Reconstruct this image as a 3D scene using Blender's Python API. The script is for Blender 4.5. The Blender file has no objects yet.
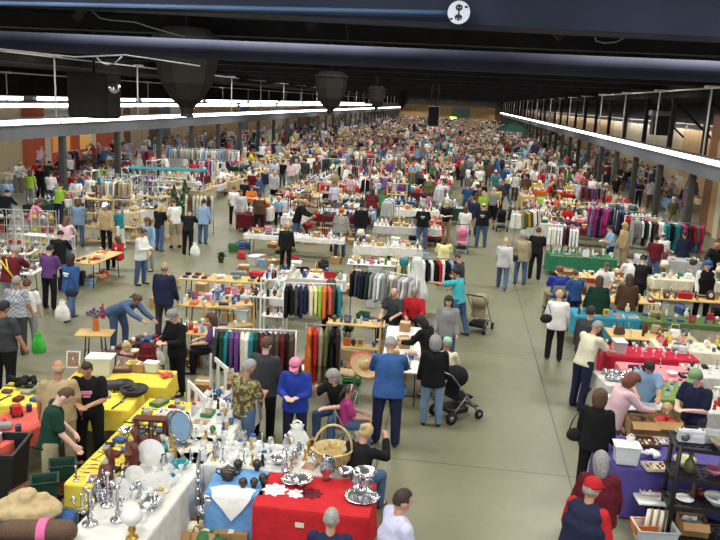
import bpy, math, random
from mathutils import Vector, Matrix, Euler
R = math.radians
PI = math.pi
scene = bpy.context.scene
COL = scene.collection
rnd = random.Random(7)

# ------------------------------------------------------------------ camera
CAM_H = 5.7
FPX = 780.0
VPX, VPY, ROLL = 465.0, 104.5, 0.050
v = Vector(((VPX-360)/FPX, (270-VPY)/FPX, -1.0))
v2 = v + Vector((1.0, -ROLL, 0.0))
up = v2.cross(v); up.normalize()
if up.y < 0: up = -up
fw = v.normalized()
rt = fw.cross(up)
# rows: world axes expressed in camera space
CAMROT = Matrix((rt, fw, up))          # maps camera-space vector -> world
cam_data = bpy.data.cameras.new('camera')
cam_data.sensor_width = 36.0
cam_data.lens = 36.0*FPX/720.0
cam_data.clip_end = 600
cam = bpy.data.objects.new('camera', cam_data)
cam.matrix_world = Matrix.Translation((0, 0, CAM_H)) @ CAMROT.to_4x4()
COL.objects.link(cam)
scene.camera = cam

def P(px, py, z=0.0):
    """point of the photographed place at height z seen at a pixel of the 720x540 frame"""
    d = CAMROT @ Vector(((px-360)/FPX, (270-py)/FPX, -1.0))
    t = (z-CAM_H)/d.z
    return Vector((d.x*t, d.y*t, z))
def PY(px, py, y):
    d = CAMROT @ Vector(((px-360)/FPX, (270-py)/FPX, -1.0))
    t = y/d.y
    return Vector((d.x*t, y, CAM_H+d.z*t))

# ------------------------------------------------------------------ colours
PAL = {
 'white': (232,232,228), 'cream': (226,216,186), 'grey': (140,142,142), 'light grey': (190,192,194), 'dark grey': (62,64,68),
 'black': (26,26,29), 'navy': (34,40,70), 'blue': (48,88,150), 'royal blue': (38,62,168), 'light blue': (140,176,214),
 'denim': (72,98,136), 'pale denim': (112,140,172), 'teal': (32,130,140), 'turquoise': (60,190,200), 'green': (56,120,66), 'dark green': (24,62,48),
 'lime': (150,190,50), 'olive': (96,96,56), 'tan': (184,160,116), 'khaki': (158,146,112), 'brown': (92,64,44), 'dark brown': (54,40,32),
 'maroon': (104,26,38), 'red': (200,30,38), 'coral': (224,92,78), 'orange': (226,112,36), 'yellow': (232,206,60), 'pale yellow': (228,220,150),
 'pink': (226,130,160), 'pale pink': (224,186,194), 'magenta': (176,50,120), 'purple': (106,66,130), 'lavender': (190,190,222),
 'gold': (190,150,70), 'silver': (200,200,205), 'wood': (150,104,62), 'dark wood': (84,44,28), 'blond': (196,168,112), 'grey hair': (150,148,144),
 'red-brown': (122,66,40), 'clear': (215,225,228), 'plaid': (130,136,132), 'camouflage': (112,104,64),
}
def lin(c):
    return tuple(((x/255.0)/12.92 if x/255.0 <= .04045 else ((x/255.0+.055)/1.055)**2.4) for x in c)
def C4(name):
    c = PAL[name] if isinstance(name, str) else name
    g = .3*c[0]+.55*c[1]+.15*c[2]; c = lin(tuple(max(14, g+(x-g)*.86) for x in c))
    return (c[0], c[1], c[2], 1.0)

# ------------------------------------------------------------------ materials
MATS = {}
def newmat(name):
    m = bpy.data.materials.new(name); m.use_nodes = True
    nt = m.node_tree; nt.nodes.clear()
    out = nt.nodes.new('ShaderNodeOutputMaterial'); b = nt.nodes.new('ShaderNodeBsdfPrincipled')
    nt.links.new(b.outputs[0], out.inputs[0])
    MATS[name] = m
    return m, nt, b
def tint(name, rough=.8, metal=0.0, var=.12, scale=6.0, bump=.0, col=None, spec=.4, sheen=0, stripes=None):
    """material whose colour comes from the object's own colour (or col), broken up by noise"""
    m, nt, b = newmat(name)
    N = nt.nodes; L = nt.links
    tc = N.new('ShaderNodeTexCoord')
    nz = N.new('ShaderNodeTexNoise'); nz.inputs['Scale'].default_value = scale; nz.inputs['Detail'].default_value = 3
    L.new(tc.outputs['Object'], nz.inputs['Vector'])
    mr = N.new('ShaderNodeMapRange'); mr.inputs[1].default_value = .3; mr.inputs[2].default_value = .7
    mr.inputs[3].default_value = 1-var; mr.inputs[4].default_value = 1+var
    L.new(nz.outputs[0], mr.inputs[0])
    mx = N.new('ShaderNodeVectorMath'); mx.operation = 'SCALE'
    if col is None:
        oi = N.new('ShaderNodeObjectInfo'); L.new(oi.outputs['Color'], mx.inputs[0])
    else:
        mx.inputs[0].default_value = lin(col if not isinstance(col, str) else PAL[col])
    L.new(mr.outputs[0], mx.inputs['Scale'])
    L.new(mx.outputs[0], b.inputs['Base Color'])
    b.inputs['Roughness'].default_value = rough; b.inputs['Metallic'].default_value = metal
    b.inputs['Specular IOR Level'].default_value = spec
    if bump > 0:
        bp = N.new('ShaderNodeBump'); bp.inputs['Strength'].default_value = bump; bp.inputs['Distance'].default_value = .02
        n2 = N.new('ShaderNodeTexNoise'); n2.inputs['Scale'].default_value = scale*2.2; n2.inputs['Detail'].default_value = 2
        L.new(tc.outputs['Object'], n2.inputs['Vector']); L.new(n2.outputs[0], bp.inputs['Height']); L.new(bp.outputs[0], b.inputs['Normal'])
    return m
tint('cloth', .9, var=.10, scale=7, bump=.55, spec=.2)
tint('skin', .55, var=.05, scale=9)
tint('hair', .65, var=.25, scale=40, bump=.5)
tint('matte', .75, var=.08, scale=9)
tint('gloss', .22, var=.05, scale=9, spec=.6)
tint('woodtint', .5, var=.2, scale=5)
tint('eye', .3, col=(40,30,26), var=0)
tint('lips', .5, col=(160,84,78), var=0)
tint('shoe', .5, var=.05)
tint('silver', .22, .95, var=.05, col=(205,205,210))
tint('brass', .3, .9, var=.05, col=(190,150,70))
tint('steel', .4, .7, var=.05, col=(150,152,156))
tint('darksteel', .5, .4, var=.1, col=(44,44,48))
tint('blackplastic', .42, var=.1, col=(24,24,27))
tint('card', .85, var=.1, scale=4, col=(168,132,88))
tint('paper', .85, var=.04, col=(228,226,216))
tint('pinewood', .55, var=.15, scale=3, col=(206,174,112))
tint('darkwood', .4, var=.25, scale=3, col=(90,42,24))
tint('leaf', .6, var=.35, scale=12, col=(40,78,36))
tint('wick', .8, var=.25, scale=30, bump=.8, col=(206,182,128))
tint('print', .5, var=.5, scale=26, col=(150,120,100))
tint('whitepaint', .45, var=.05, col=(228,228,226))
tint('rubber', .8, var=.1, col=(20,20,21))
def glassmat():
    m, nt, b = newmat('glass')
    b.inputs['Base Color'].default_value = (.86, .92, .93, 1); b.inputs['Roughness'].default_value = .08
    b.inputs['Alpha'].default_value = .45; b.inputs['Specular IOR Level'].default_value = .8
glassmat()
def emat(name, col, s):
    m, nt, b = newmat(name)
    b.inputs['Base Color'].default_value = (.8, .8, .8, 1)
    b.inputs['Emission Color'].default_value = (*lin(col), 1); b.inputs['Emission Strength'].default_value = s
emat('tube_light', (240, 246, 255), 9.0)
emat('exit_light', (190, 240, 40), 1.3)
emat('stall_lamp', (255, 214, 140), 9.0)
def patterned(name, kind):
    m, nt, b = newmat(name); N = nt.nodes; L = nt.links
    tc = N.new('ShaderNodeTexCoord')
    if kind == 'camo':
        nz = N.new('ShaderNodeTexNoise'); nz.inputs['Scale'].default_value = 14; nz.inputs['Detail'].default_value = 1
        L.new(tc.outputs['Object'], nz.inputs['Vector'])
        cr = N.new('ShaderNodeValToRGB'); cr.color_ramp.interpolation = 'CONSTANT'
        e = cr.color_ramp.elements; e[0].position = 0; e[0].color = C4((78,66,36)); e[1].position = .46; e[1].color = C4((128,118,64))
        x = e.new(.56); x.color = C4((176,164,104)); x = e.new(.64); x.color = C4((86,84,48))
        L.new(nz.outputs[0], cr.inputs[0]); L.new(cr.outputs[0], b.inputs['Base Color'])
    else:
        ck = N.new('ShaderNodeTexChecker'); ck.inputs['Scale'].default_value = 22
        L.new(tc.outputs['Object'], ck.inputs['Vector'])
        a = {'plaid': ((172,174,160), (92,98,96)), 'dots': ((190,192,198), (128,134,146)), 'gingham': ((220,220,224), (40,70,140))}[kind]
        ck.inputs['Color1'].default_value = C4(a[0]); ck.inputs['Color2'].default_value = C4(a[1])
        L.new(ck.outputs[0], b.inputs['Base Color'])
    b.inputs['Roughness'].default_value = .9
for k in ('camo', 'plaid', 'dots'): patterned(k, k)

# ------------------------------------------------------------------ mesh builder
class MB:
    def __init__(s): s.v = []; s.f = []; s.m = []; s.mats = []; s.sm = []
    def mi(s, mat):
        if mat not in s.mats: s.mats.append(mat)
        return s.mats.index(mat)
    def add(s, vs, fs, mat, smooth=True, M=None):
        o = len(s.v); k = s.mi(mat)
        for p in vs:
            s.v.append(tuple(M @ Vector(p)) if M is not None else tuple(p))
        for f in fs: s.f.append([i+o for i in f]); s.m.append(k); s.sm.append(smooth)
        return s
    def box(s, c, d, mat, M=None, bev=0.0, taper=1.0):
        x, y, z = d[0]/2, d[1]/2, d[2]/2
        T = Matrix.Translation(c)
        if M is not None: T = M @ T
        t = taper
        if bev <= 0:
            vs = [(-x,-y,-z),(x,-y,-z),(x,y,-z),(-x,y,-z),(-x*t,-y*t,z),(x*t,-y*t,z),(x*t,y*t,z),(-x*t,y*t,z)]
            fs = [(0,3,2,1),(4,5,6,7),(0,1,5,4),(1,2,6,5),(2,3,7,6),(3,0,4,7)]
            return s.add(vs, fs, mat, False, T)
        b = min(bev, x*.9, y*.9, z*.9)
        rings = []
        for zz, ins in ((-z, b), (-z+b, 0), (z-b, 0), (z, b)):
            q = 1 if zz < 0 else t
            X, Y = x*q-ins, y*q-ins
            c2 = b
            rings.append([(-X, -Y+c2*(ins == 0), zz), (-X+c2*(ins == 0), -Y, zz), (X-c2*(ins == 0), -Y, zz), (X, -Y+c2*(ins == 0), zz),
                          (X, Y-c2*(ins == 0), zz), (X-c2*(ins == 0), Y, zz), (-X+c2*(ins == 0), Y, zz), (-X, Y-c2*(ins == 0), zz)])
        vs = [p for r in rings for p in r]; fs = [tuple(range(7, -1, -1)), tuple(range(24, 32))]
        for r in range(3):
            for i in range(8):
                j = (i+1) % 8
                fs.append((r*8+i, r*8+j, r*8+8+j, r*8+8+i))
        return s.add(vs, fs, mat, False, T)
    def lathe(s, prof, mat, n=14, M=None, smooth=True, wave=0, wn=0, sx=1, sy=1, caps=True):
        vs = []; fs = []
        for (r, z) in prof:
            for i in range(n):
                a = 2*PI*i/n
                q = r*(1+wave*math.sin(wn*a))
                vs.append((q*math.cos(a)*sx, q*math.sin(a)*sy, z))
        for k in range(len(prof)-1):
            for i in range(n):
                j = (i+1) % n
                fs.append((k*n+i, k*n+j, k*n+n+j, k*n+n+i))
        if caps and prof[0][0] > 1e-5: fs.append(tuple(range(n-1, -1, -1)))
        if caps and prof[-1][0] > 1e-5: fs.append(tuple(range((len(prof)-1)*n, len(prof)*n)))
        return s.add(vs, fs, mat, smooth, M)
    def cyl(s, p0, p1, r0, r1, mat, n=8, smooth=True):
        p0 = Vector(p0); p1 = Vector(p1); d = p1-p0; L = d.length
        M = Matrix.Translation(p0) @ d.to_track_quat('Z', 'Y').to_matrix().to_4x4()
        return s.lathe([(r0, 0), (r1, L)], mat, n, M, smooth)
    def tube(s, pts, r, mat, n=6, closed=False):
        pts = [Vector(p) for p in pts]
        m = len(pts); vs = []; fs = []
        prev = None
        for i, p in enumerate(pts):
            a = pts[(i-1) % m] if (closed or i > 0) else p
            b = pts[(i+1) % m] if (closed or i < m-1) else p
            d = (b-a).normalized()
            ref = Vector((0, 0, 1)) if abs(d.z) < .95 else Vector((1, 0, 0))
            u = d.cross(ref).normalized()
            if prev is not None and u.dot(prev) < 0: u = -u
            prev = u
            w = d.cross(u)
            rr = r[i] if isinstance(r, (list, tuple)) else r
            for k in range(n):
                an = 2*PI*k/n
                vs.append(p+u*math.cos(an)*rr+w*math.sin(an)*rr)
        seg = m if closed else m-1
        for i in range(seg):
            for k in range(n):
                j = (k+1) % n; q = (i+1) % m
                fs.append((i*n+k, i*n+j, q*n+j, q*n+k))
        if not closed:
            fs.append(tuple(range(n-1, -1, -1))); fs.append(tuple(range((m-1)*n, m*n)))
        return s.add(vs, fs, mat, True)
    def ell(s, c, r, mat, n=12, m=8, M=None):
        T = Matrix.Translation(c) @ Matrix.Diagonal((r[0], r[1], r[2], 1))
        if M is not None: T = M @ T
        prof = [(math.sin(PI*i/m), -math.cos(PI*i/m)) for i in range(m+1)]
        prof[0] = (1e-3, -1); prof[-1] = (1e-3, 1)
        return s.lathe(prof, mat, n, T)
    def cap(s, p0, r0, p1, r1, mat, n=12):
        """tapered limb segment with rounded ends"""
        p0 = Vector(p0); p1 = Vector(p1); d = p1-p0; L = d.length
        if L < 1e-5: return s.ell(p0, (r0, r0, r0), mat)
        M = Matrix.Translation(p0) @ d.to_track_quat('Z', 'Y').to_matrix().to_4x4()
        prof = [(max(1e-3, r0*math.cos(a)), r0*math.sin(a)) for a in (R(-89), R(-60), R(-30), 0)]
        prof += [(max(1e-3, r1*math.cos(a)), L+r1*math.sin(a)) for a in (0, R(30), R(60), R(89))]
        return s.lathe(prof, mat, n, M)
    def mesh(s, name):
        me = bpy.data.meshes.new(name)
        me.from_pydata(s.v, [], s.f)
        for m in s.mats: me.materials.append(MATS[m])
        me.polygons.foreach_set('material_index', s.m)
        me.polygons.foreach_set('use_smooth', s.sm)
        me.update()
        return me

def O(name, me, parent=None, loc=(0, 0, 0), rot=(0, 0, 0), scale=None, color=None, M=None):
    o = bpy.data.objects.new(name, me); COL.objects.link(o)
    if M is not None: o.matrix_local = M
    else: o.location = loc; o.rotation_euler = rot
    if scale is not None: o.scale = scale if not isinstance(scale, (int, float)) else (scale,)*3
    if parent is not None: o.parent = parent
    if color is not None: o.color = C4(color)
    return o
def tag(o, label=None, cat=None, group=None, kind=None):
    if label: o['label'] = label
    if cat: o['category'] = cat
    if group: o['group'] = group
    if kind: o['kind'] = kind
    return o
def thing(name, label, cat, loc=(0, 0, 0), rotz=0, group=None, scale=None):
    return tag(O(name, None, None, loc, (0, 0, rotz), scale), label, cat, group)
def struct(name, mb, loc=(0, 0, 0), rot=(0, 0, 0), color=None):
    return tag(O(name, mb.mesh(name) if isinstance(mb, MB) else mb, None, loc, rot, None, color), kind='structure')
class Kind:
    """one kind of thing: name, category, parts = [(part name, mesh, matrix, colour key)], own footprint radius"""
    def __init__(s, name, cat, parts, r=.1, h=.2, cols=('white',), noun=None, fixed=False):
        s.name = name; s.cat = cat; s.parts = parts; s.r = r; s.h = h; s.cols = cols; s.noun = noun or name.replace('_', ' '); s.fixed = fixed
    def put(s, loc, rotz=0, scale=1, colour=None, label=None, group=None, tilt=0, parts=True):
        colour = colour or s.cols[0]
        if len(s.parts) == 1:
            o = O(s.name, s.parts[0][1], None, loc, (tilt, 0, rotz), scale, colour)
            return tag(o, label, s.cat, group)
        t = thing(s.name, label, s.cat, loc, rotz, group, scale)
        t.rotation_euler = (tilt, 0, rotz)
        sub = {}
        for p in s.parts:
            par = t
            nm = p[0]
            if '>' in nm:
                a, nm = nm.split('>'); par = sub[a]
            c = p[3] if len(p) > 3 and p[3] else colour
            q = O(nm, p[1], par, M=p[2] if p[2] is not None else Matrix(), color=c)
            sub.setdefault(nm, q)
        return t
# ------------------------------------------------------------------ the hall
XL, XR = -19.0, 10.6
YEND = 238.0
WALLX = -28.0
BAY = 6.1
COL0 = 36.9
def floormat():
    m, nt, b = newmat('concrete'); N = nt.nodes; L = nt.links
    tc = N.new('ShaderNodeTexCoord')
    n1 = N.new('ShaderNodeTexNoise'); n1.inputs['Scale'].default_value = .6; n1.inputs['Detail'].default_value = 2
    n2 = N.new('ShaderNodeTexNoise'); n2.inputs['Scale'].default_value = 4; n2.inputs['Detail'].default_value = 2
    L.new(tc.outputs['Object'], n1.inputs['Vector']); L.new(tc.outputs['Object'], n2.inputs['Vector'])
    ad = N.new('ShaderNodeMath'); ad.operation = 'ADD'; L.new(n1.outputs[0], ad.inputs[0]); L.new(n2.outputs[0], ad.inputs[1])
    cr = N.new('ShaderNodeValToRGB'); e = cr.color_ramp.elements
    e[0].position = .25; e[0].color = C4((112,111,84)); e[1].position = .8; e[1].color = C4((130,129,102))
    hf = N.new('ShaderNodeMath'); hf.operation = 'MULTIPLY'; hf.inputs[1].default_value = .5
    L.new(ad.outputs[0], hf.inputs[0]); L.new(hf.outputs[0], cr.inputs[0])
    # saw-cut joints every few metres
    sep = N.new('ShaderNodeSeparateXYZ'); L.new(tc.outputs['Object'], sep.inputs[0])
    def joint(sock, per, off):
        a = N.new('ShaderNodeMath'); a.operation = 'ADD'; a.inputs[1].default_value = off; L.new(sock, a.inputs[0])
        md = N.new('ShaderNodeMath'); md.operation = 'PINGPONG'; md.inputs[1].default_value = per/2; L.new(a.outputs[0], md.inputs[0])
        lt = N.new('ShaderNodeMath'); lt.operation = 'LESS_THAN'; lt.inputs[1].default_value = .012; L.new(md.outputs[0], lt.inputs[0])
        return lt
    j1 = joint(sep.outputs[0], 3.05, .97); j2 = joint(sep.outputs[1], 6.1, .4)
    mx = N.new('ShaderNodeMath'); mx.operation = 'MAXIMUM'; L.new(j1.outputs[0], mx.inputs[0]); L.new(j2.outputs[0], mx.inputs[1])
    mc = N.new('ShaderNodeMix'); mc.data_type = 'RGBA'; L.new(mx.outputs[0], mc.inputs[0]); L.new(cr.outputs[0], mc.inputs[6])
    mc.inputs[7].default_value = C4((66,66,54)); L.new(mc.outputs[2], b.inputs['Base Color'])
    b.inputs['Roughness'].default_value = .30; b.inputs['Specular IOR Level'].default_value = .75
floormat()
def panelmat(name, c1, c2, per=.6):
    m, nt, b = newmat(name); N = nt.nodes; L = nt.links
    tc = N.new('ShaderNodeTexCoord'); sep = N.new('ShaderNodeSeparateXYZ'); L.new(tc.outputs['Object'], sep.inputs[0])
    w = N.new('ShaderNodeTexNoise'); w.inputs['Scale'].default_value = 1.5; w.inputs['Detail'].default_value = 4
    mp = N.new('ShaderNodeMapping'); mp.inputs['Scale'].default_value = (3, 3, .25); L.new(tc.outputs['Object'], mp.inputs[0]); L.new(mp.outputs[0], w.inputs['Vector'])
    mc = N.new('ShaderNodeMix'); mc.data_type = 'RGBA'; L.new(w.outputs[0], mc.inputs[0]); mc.inputs[6].default_value = C4(c1); mc.inputs[7].default_value = C4(c2)
    ad = N.new('ShaderNodeMath'); ad.operation = 'ADD'; L.new(sep.outputs[0], ad.inputs[0]); L.new(sep.outputs[1], ad.inputs[1])
    md = N.new('ShaderNodeMath'); md.operation = 'PINGPONG'; md.inputs[1].default_value = per; L.new(ad.outputs[0], md.inputs[0])
    lt = N.new('ShaderNodeMath'); lt.operation = 'LESS_THAN'; lt.inputs[1].default_value = .02; L.new(md.outputs[0], lt.inputs[0])
    m2 = N.new('ShaderNodeMix'); m2.data_type = 'RGBA'; L.new(lt.outputs[0], m2.inputs[0]); L.new(mc.outputs[2], m2.inputs[6]); m2.inputs[7].default_value = C4(tuple(int(x*.6) for x in c1))
    L.new(m2.outputs[2], b.inputs['Base Color']); b.inputs['Roughness'].default_value = .6
panelmat('panel_orange', (206,84,44), (222,100,56), 3)
panelmat('panel_wood', (186,140,84), (214,170,110), 1.2)
panelmat('panel_tan', (208,184,140), (222,200,158), 2.4)
panelmat('panel_cream', (222,216,190), (228,222,200), 9)
panelmat('panel_blue', (96,120,128), (108,132,140), 9)
panelmat('panel_brown', (120,74,44), (140,92,58), 1.2)
tint('ceil_dark', .9, var=.3, scale=.6, col=(46,43,41), spec=.05)
tint('truss_dark', .85, var=.2, scale=1.5, col=(44,43,45), spec=.1)
tint('brace_wood', .8, var=.2, scale=2, col=(58,50,48), spec=.1)
tint('beam_blue', .35, var=.15, scale=2, col=(90,120,160), spec=.6)
tint('beam_grey', .6, var=.08, scale=2, col=(104,107,112), spec=.3)
tint('column_grey', .6, var=.1, scale=2, col=(78,80,76), spec=.3)

mb = MB(); mb.add([(WALLX-4,-10,0),(24,-10,0),(24,YEND+1,0),(WALLX-4,YEND+1,0)], [(0,1,2,3)], 'concrete', False)
struct('floor', mb)
mb = MB(); mb.box((( -19+10.6)/2, YEND/2-3, 9.1), (31, YEND+14, .2), 'ceil_dark'); struct('ceiling', mb)
mb = MB(); mb.box((-24, YEND/2-3, 6.65), (9.6, YEND+14, .15), 'ceil_dark'); mb.box((-19.2, YEND/2-3, 7.8), (.15, YEND+14, 2.4), 'ceil_dark'); struct('ceiling', mb)
mb = MB(); mb.box((17.2, YEND/2-3, 6.65), (12.8, YEND+14, .15), 'ceil_dark'); mb.box((10.9, YEND/2-3, 7.8), (.15, YEND+14, 2.4), 'ceil_dark'); struct('ceiling', mb)
# left wall, in painted bays
def wallseg(name, x, y0, y1, mat, z0=0, z1=6.6, th=.2):
    if x == WALLX and z1 == 6.6: z1 = 4.9
    mb = MB(); mb.box((x, (y0+y1)/2, (z0+z1)/2), (th, y1-y0, z1-z0), mat); return struct(name, mb)
segs = [(-10,44,'panel_tan'),(44,47.3,'panel_tan'),(47.3,50.1,'panel_orange')]
for a, b_, m in segs: wallseg('wall_left', WALLX, a, b_, m)
# snack counters cut into the wall
wallseg('wall_left', WALLX, 50.1, 57.6, 'panel_cream', 3.3, 6.6)
for a, b_, m in ((50.1,50.9,'panel_cream'), (53.9,55.0,'panel_orange'), (57.0,57.6,'panel_cream')): wallseg('wall_left', WALLX, a, b_, m, 0, 3.3)
for a, b_ in ((50.9,53.9), (55.0,57.0)): wallseg('wall_left', WALLX, a, b_, 'panel_orange', 0, 1.05)
mb = MB(); mb.box((WALLX-3.6, 53.9, 1.9), (.2, 8, 3.8), 'panel_orange'); mb.box((WALLX-1.8, 49.9, 1.9), (3.6, .2, 3.8), 'panel_cream'); mb.box((WALLX-1.8, 57.8, 1.9), (3.6, .2, 3.8), 'panel_cream'); mb.box((WALLX-1.8, 53.9, 3.85), (3.8, 8, .1), 'panel_cream')
struct('wall_kiosk', mb)
lm = MB().box((0, 0, 0), (.5, 2.4, .08), 'stall_lamp').mesh('lamp_panel')
for y in (52.4, 56.0):
    tag(O('ceiling_light', lm, None, (WALLX-1.8, y, 3.72)), 'warm glowing lamp panel inside the %s snack counter' % ('nearer' if y < 54 else 'farther'), 'ceiling light', 'lamp panels in the snack counters')
y = 57.6
seq = [(60.8,'panel_orange'),(62.6,'panel_tan'),(64,'panel_brown'),(68,'panel_tan'),(70.5,'panel_brown'),(73.2,'panel_blue'),(79,'panel_tan'),(87,'panel_wood'),(97,'panel_wood'),(101,'panel_blue')]
for y1, m in seq: wallseg('wall_left', WALLX, y, y1, m); y = y1
k = 0
while y < YEND:
    y1 = min(YEND, y+rnd.choice((8, 12, 16))); wallseg('wall_left', WALLX, y, y1, ('panel_wood', 'panel_tan', 'panel_wood', 'panel_brown')[k % 4]); y = y1; k += 1
mb = MB(); mb.box((WALLX, 114, 5.75), (.24, 250, 1.75), 'ceil_dark'); struct('wall_left', mb)
# right wall: a projecting block with tall panels, then a set-back wall
mb = MB(); mb.box((17.3, 26, 3.3), (9.8, 31.6, 6.6), 'panel_brown'); struct('wall_right', mb)
for y0, y1, m in ((37.6,38.5,'panel_wood'),(39.3,40.3,'panel_wood'),(33,36.9,'panel_orange')): wallseg('wall_right', 12.38, y0, y1, m, 0.15, 4.6, .08)
for y0, y1 in ((35.0,36.2),(38.55,39.25)): wallseg('door_%d' % (1 if y0 < 37 else 2), 12.36, y0, y1, 'panel_cream', 0, 2.9, .1)
wallseg('wall_right', 16.5, 41.8, 52, 'panel_cream'); wallseg('wall_right', 16.5, 52, 62, 'panel_wood'); wallseg('wall_right', 16.5, 62, 90, 'panel_tan'); wallseg('wall_right', 16.5, 90, 150, 'panel_wood'); wallseg('wall_right', 16.5, 150, YEND, 'panel_brown')
mb = MB(); mb.box((16.38, 140, 5.9), (.1, 196, 1.5), 'ceil_dark'); mb.box((12.3, 26, 6.2), (.3, 31.7, .7), 'ceil_dark'); mb.box((14.4, 41.86, 6.2), (4.2, .1, .7), 'ceil_dark'); struct('wall_right', mb)
# far wall
for x0, x1, m in ((-28,-24,'panel_brown'),(-24,-8.5,'panel_wood'),(-8.5,-3.8,'panel_wood'),(-3.8,1.6,'panel_blue'),(1.6,9,'panel_wood'),(9,24,'panel_brown')):
    mb = MB(); mb.box(((x0+x1)/2, YEND, 2.6), (x1-x0, .3, 5.2), m); struct('wall_back', mb)
mb = MB(); mb.box((-2, YEND-1.5, 7.0), (52, 2.6, 3.7), 'ceil_dark'); mb.box((-1.5, YEND-3, 5.05), (16, .4, .5), 'brace_wood'); struct('wall_back', mb)
t = thing('exit_sign', 'small glowing yellow-green exit sign on the far wall', 'sign', PY(453,119,YEND-4))
O('sign_box', MB().box((0,0,0),(1.9,.3,1.3),'exit_light').mesh('sign_box'), t)
O('hanging_rod', MB().cyl((0,0,.6),(0,0,2.0),.05,.05,'darksteel').mesh('rod'), t)

# roof trusses across the hall; the first two sit close over the viewer
def truss(y, zb, depth=1.5, xa=-28, xb=17, near=False, mat='truss_dark', bw=.5, bh=.36):
    mb = MB()
    mb.box(((xa+xb)/2, y, zb+bh/2), (xb-xa, bw, bh), mat)
    mb.box(((xa+xb)/2, y, 9.0-.2), (xb-xa, .35, .3), 'truss_dark')
    n = 14; w = (xb-xa)/n
    for i in range(n):
        x0 = xa+i*w
        a = (x0, y, zb+bh) if i % 2 == 0 else (x0, y, 8.7)
        b_ = (x0+w, y, 8.7) if i % 2 == 0 else (x0+w, y, zb+bh)
        mb.cyl(a, b_, .09, .09, 'brace_wood', 4, False)
    return struct('roof_beam', mb)
def cross_beam(y, z0, z1, d, mat):
    mb = MB(); mb.box((-4, y, (z0+z1)/2), (44, d, z1-z0), mat)
    # flanges and a lit top lip
    mb.box((-4, y-d/2, z0+.03), (44, .22, .06), mat); mb.box((-4, y-d/2, z1-.03), (44, .22, .06), mat)
    for i in range(10): mb.box((-26+i*4.8, y-d/2-.06, (z0+z1)/2), (.06, .12, z1-z0), mat)
    return struct('roof_beam', mb)
tint('beam_near', .85, var=.2, scale=1.2, col=(52,56,72), spec=.15)
zA = PY(360, 24.5, 8.0).z; zB = PY(360, 66.5, 14.0).z; zB2 = PY(360, 46, 14.0).z
def round_girder(y, z0, z1, mat):
    mb = MB(); r = (z1-z0)/2
    mb.tube([(-27, y, z0+r), (19, y, z0+r)], r, mat, 20); return struct('roof_beam', mb)
mb = MB()
mb.box((0, 0, .6), (44, .5, 1.1), 'beam_near'); mb.box((0, -.27, .03), (44, .08, .05), 'truss_dark')
struct('roof_beam', mb, (-1.2, 8.3, zA), (0, .012, 0))
# thin tube along the girder, its blue colour painting the daylight streak
struct('trim_conduit', MB().tube([PY(-300,-4,7.95), PY(0,3,7.95), PY(452,12.5,7.95)], .022, 'beam_blue', 10))
round_girder(14, zB, zB2, 'beam_near')
mb = MB()
for i in range(12):
    x0 = -22+i*3.3
    mb.cyl((x0, 10.8, zB+.35), (x0+2.2, 10.8, 9.0), .07, .07, 'brace_wood', 4, False)
mb.box((-4, 10.8, 8.6), (44, .3, .3), 'truss_dark')
struct('roof_beam', mb)
y = 18.6
while y < YEND-8:
    truss(y, 7.0 if y < 60 else 6.85); y += 9.45
# lit side beams with fluorescent strips, conduits above, hangers
def lamp_row(x, side, zt, y0, nb, name):
    for b_ in range(nb):
        ya = y0+b_*9.45
        if ya > YEND-6: break
        t = thing('ceiling_light', 'long fluorescent strip light, number %d along the %s beam' % (b_+1, name), 'ceiling light', (x, ya, zt), 0, 'fluorescent strips on the %s beam' % name)
        O('housing', HOUS, t)
        for k in range(6):
            O('tube', TUBE, t, (side*.10, .85+k*1.54, 0))
HOUS = MB().box((0, 4.7, .12), (.36, 9.3, .06), 'steel').box((0, 4.7, -.03), (.05, 9.3, .25), 'steel').mesh('housing')
TUBE = MB().box((0, 0, -.01), (.10, 1.47, .20), 'tube_light').mesh('tube')
for x, sd, nm in ((XL, 1, 'left'), (XR, -1, 'right')):
    up = .17 if nm == 'left' else 0
    mb = MB(); mb.box((x, YEND/2-3, 3.42+up), (.46, YEND+4, .58), 'beam_grey'); mb.box((x, YEND/2-3, 3.73+up), (.6, YEND+4, .06), 'beam_grey')
    mb.box((x-sd*.22, YEND/2-3, 3.86+up), (.05, YEND+4, .3), 'beam_grey')
    struct('beam_%s' % nm, mb)
    first = 35.2 if nm == 'left' else 36.7
    lamp_row(x+sd*.12, sd, 3.87+up, first-18.9, 24, nm)
    mb = MB(); mb.tube([(x, 4, 6.92), (x, YEND, 6.92)], .045, 'whitepaint', 6); struct('trim_conduit', mb)
    y = first-9.45; i = 0
    while y < YEND-10:
        mb = MB(); mb.cyl((x, y, 3.75+up), (x, y, 6.9), .045, .045, 'whitepaint', 6); mb.box((x, y, 6.97), (.55, .55, .12), 'whitepaint', bev=.03)
        struct('trim_hanger', mb)
        y += 9.45 if nm == 'left' else 9.3
    y = COL0-BAY+(-1.2 if nm == 'left' else .7)
    while y < YEND-2:
        mb = MB(); mb.box((x, y, 1.57+up/2), (.29, .29, 3.13+up), 'column_grey', bev=.03); mb.box((x, y, 1.5), (.33, .14, 3.0), 'column_grey'); mb.box((x, y, .02), (.5, .5, .04), 'column_grey')
        if nm == 'right': mb.box((x-sd*.3, y, 5.6), (.22, .26, 3.9), 'truss_dark')
        if nm == 'right' and y < 50: mb.cyl((x-sd*.3, y, 6.4), (x-sd*2.6, y, 4.4), .06, .06, 'darksteel', 4, False)
        struct('column', mb); y += BAY
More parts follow.
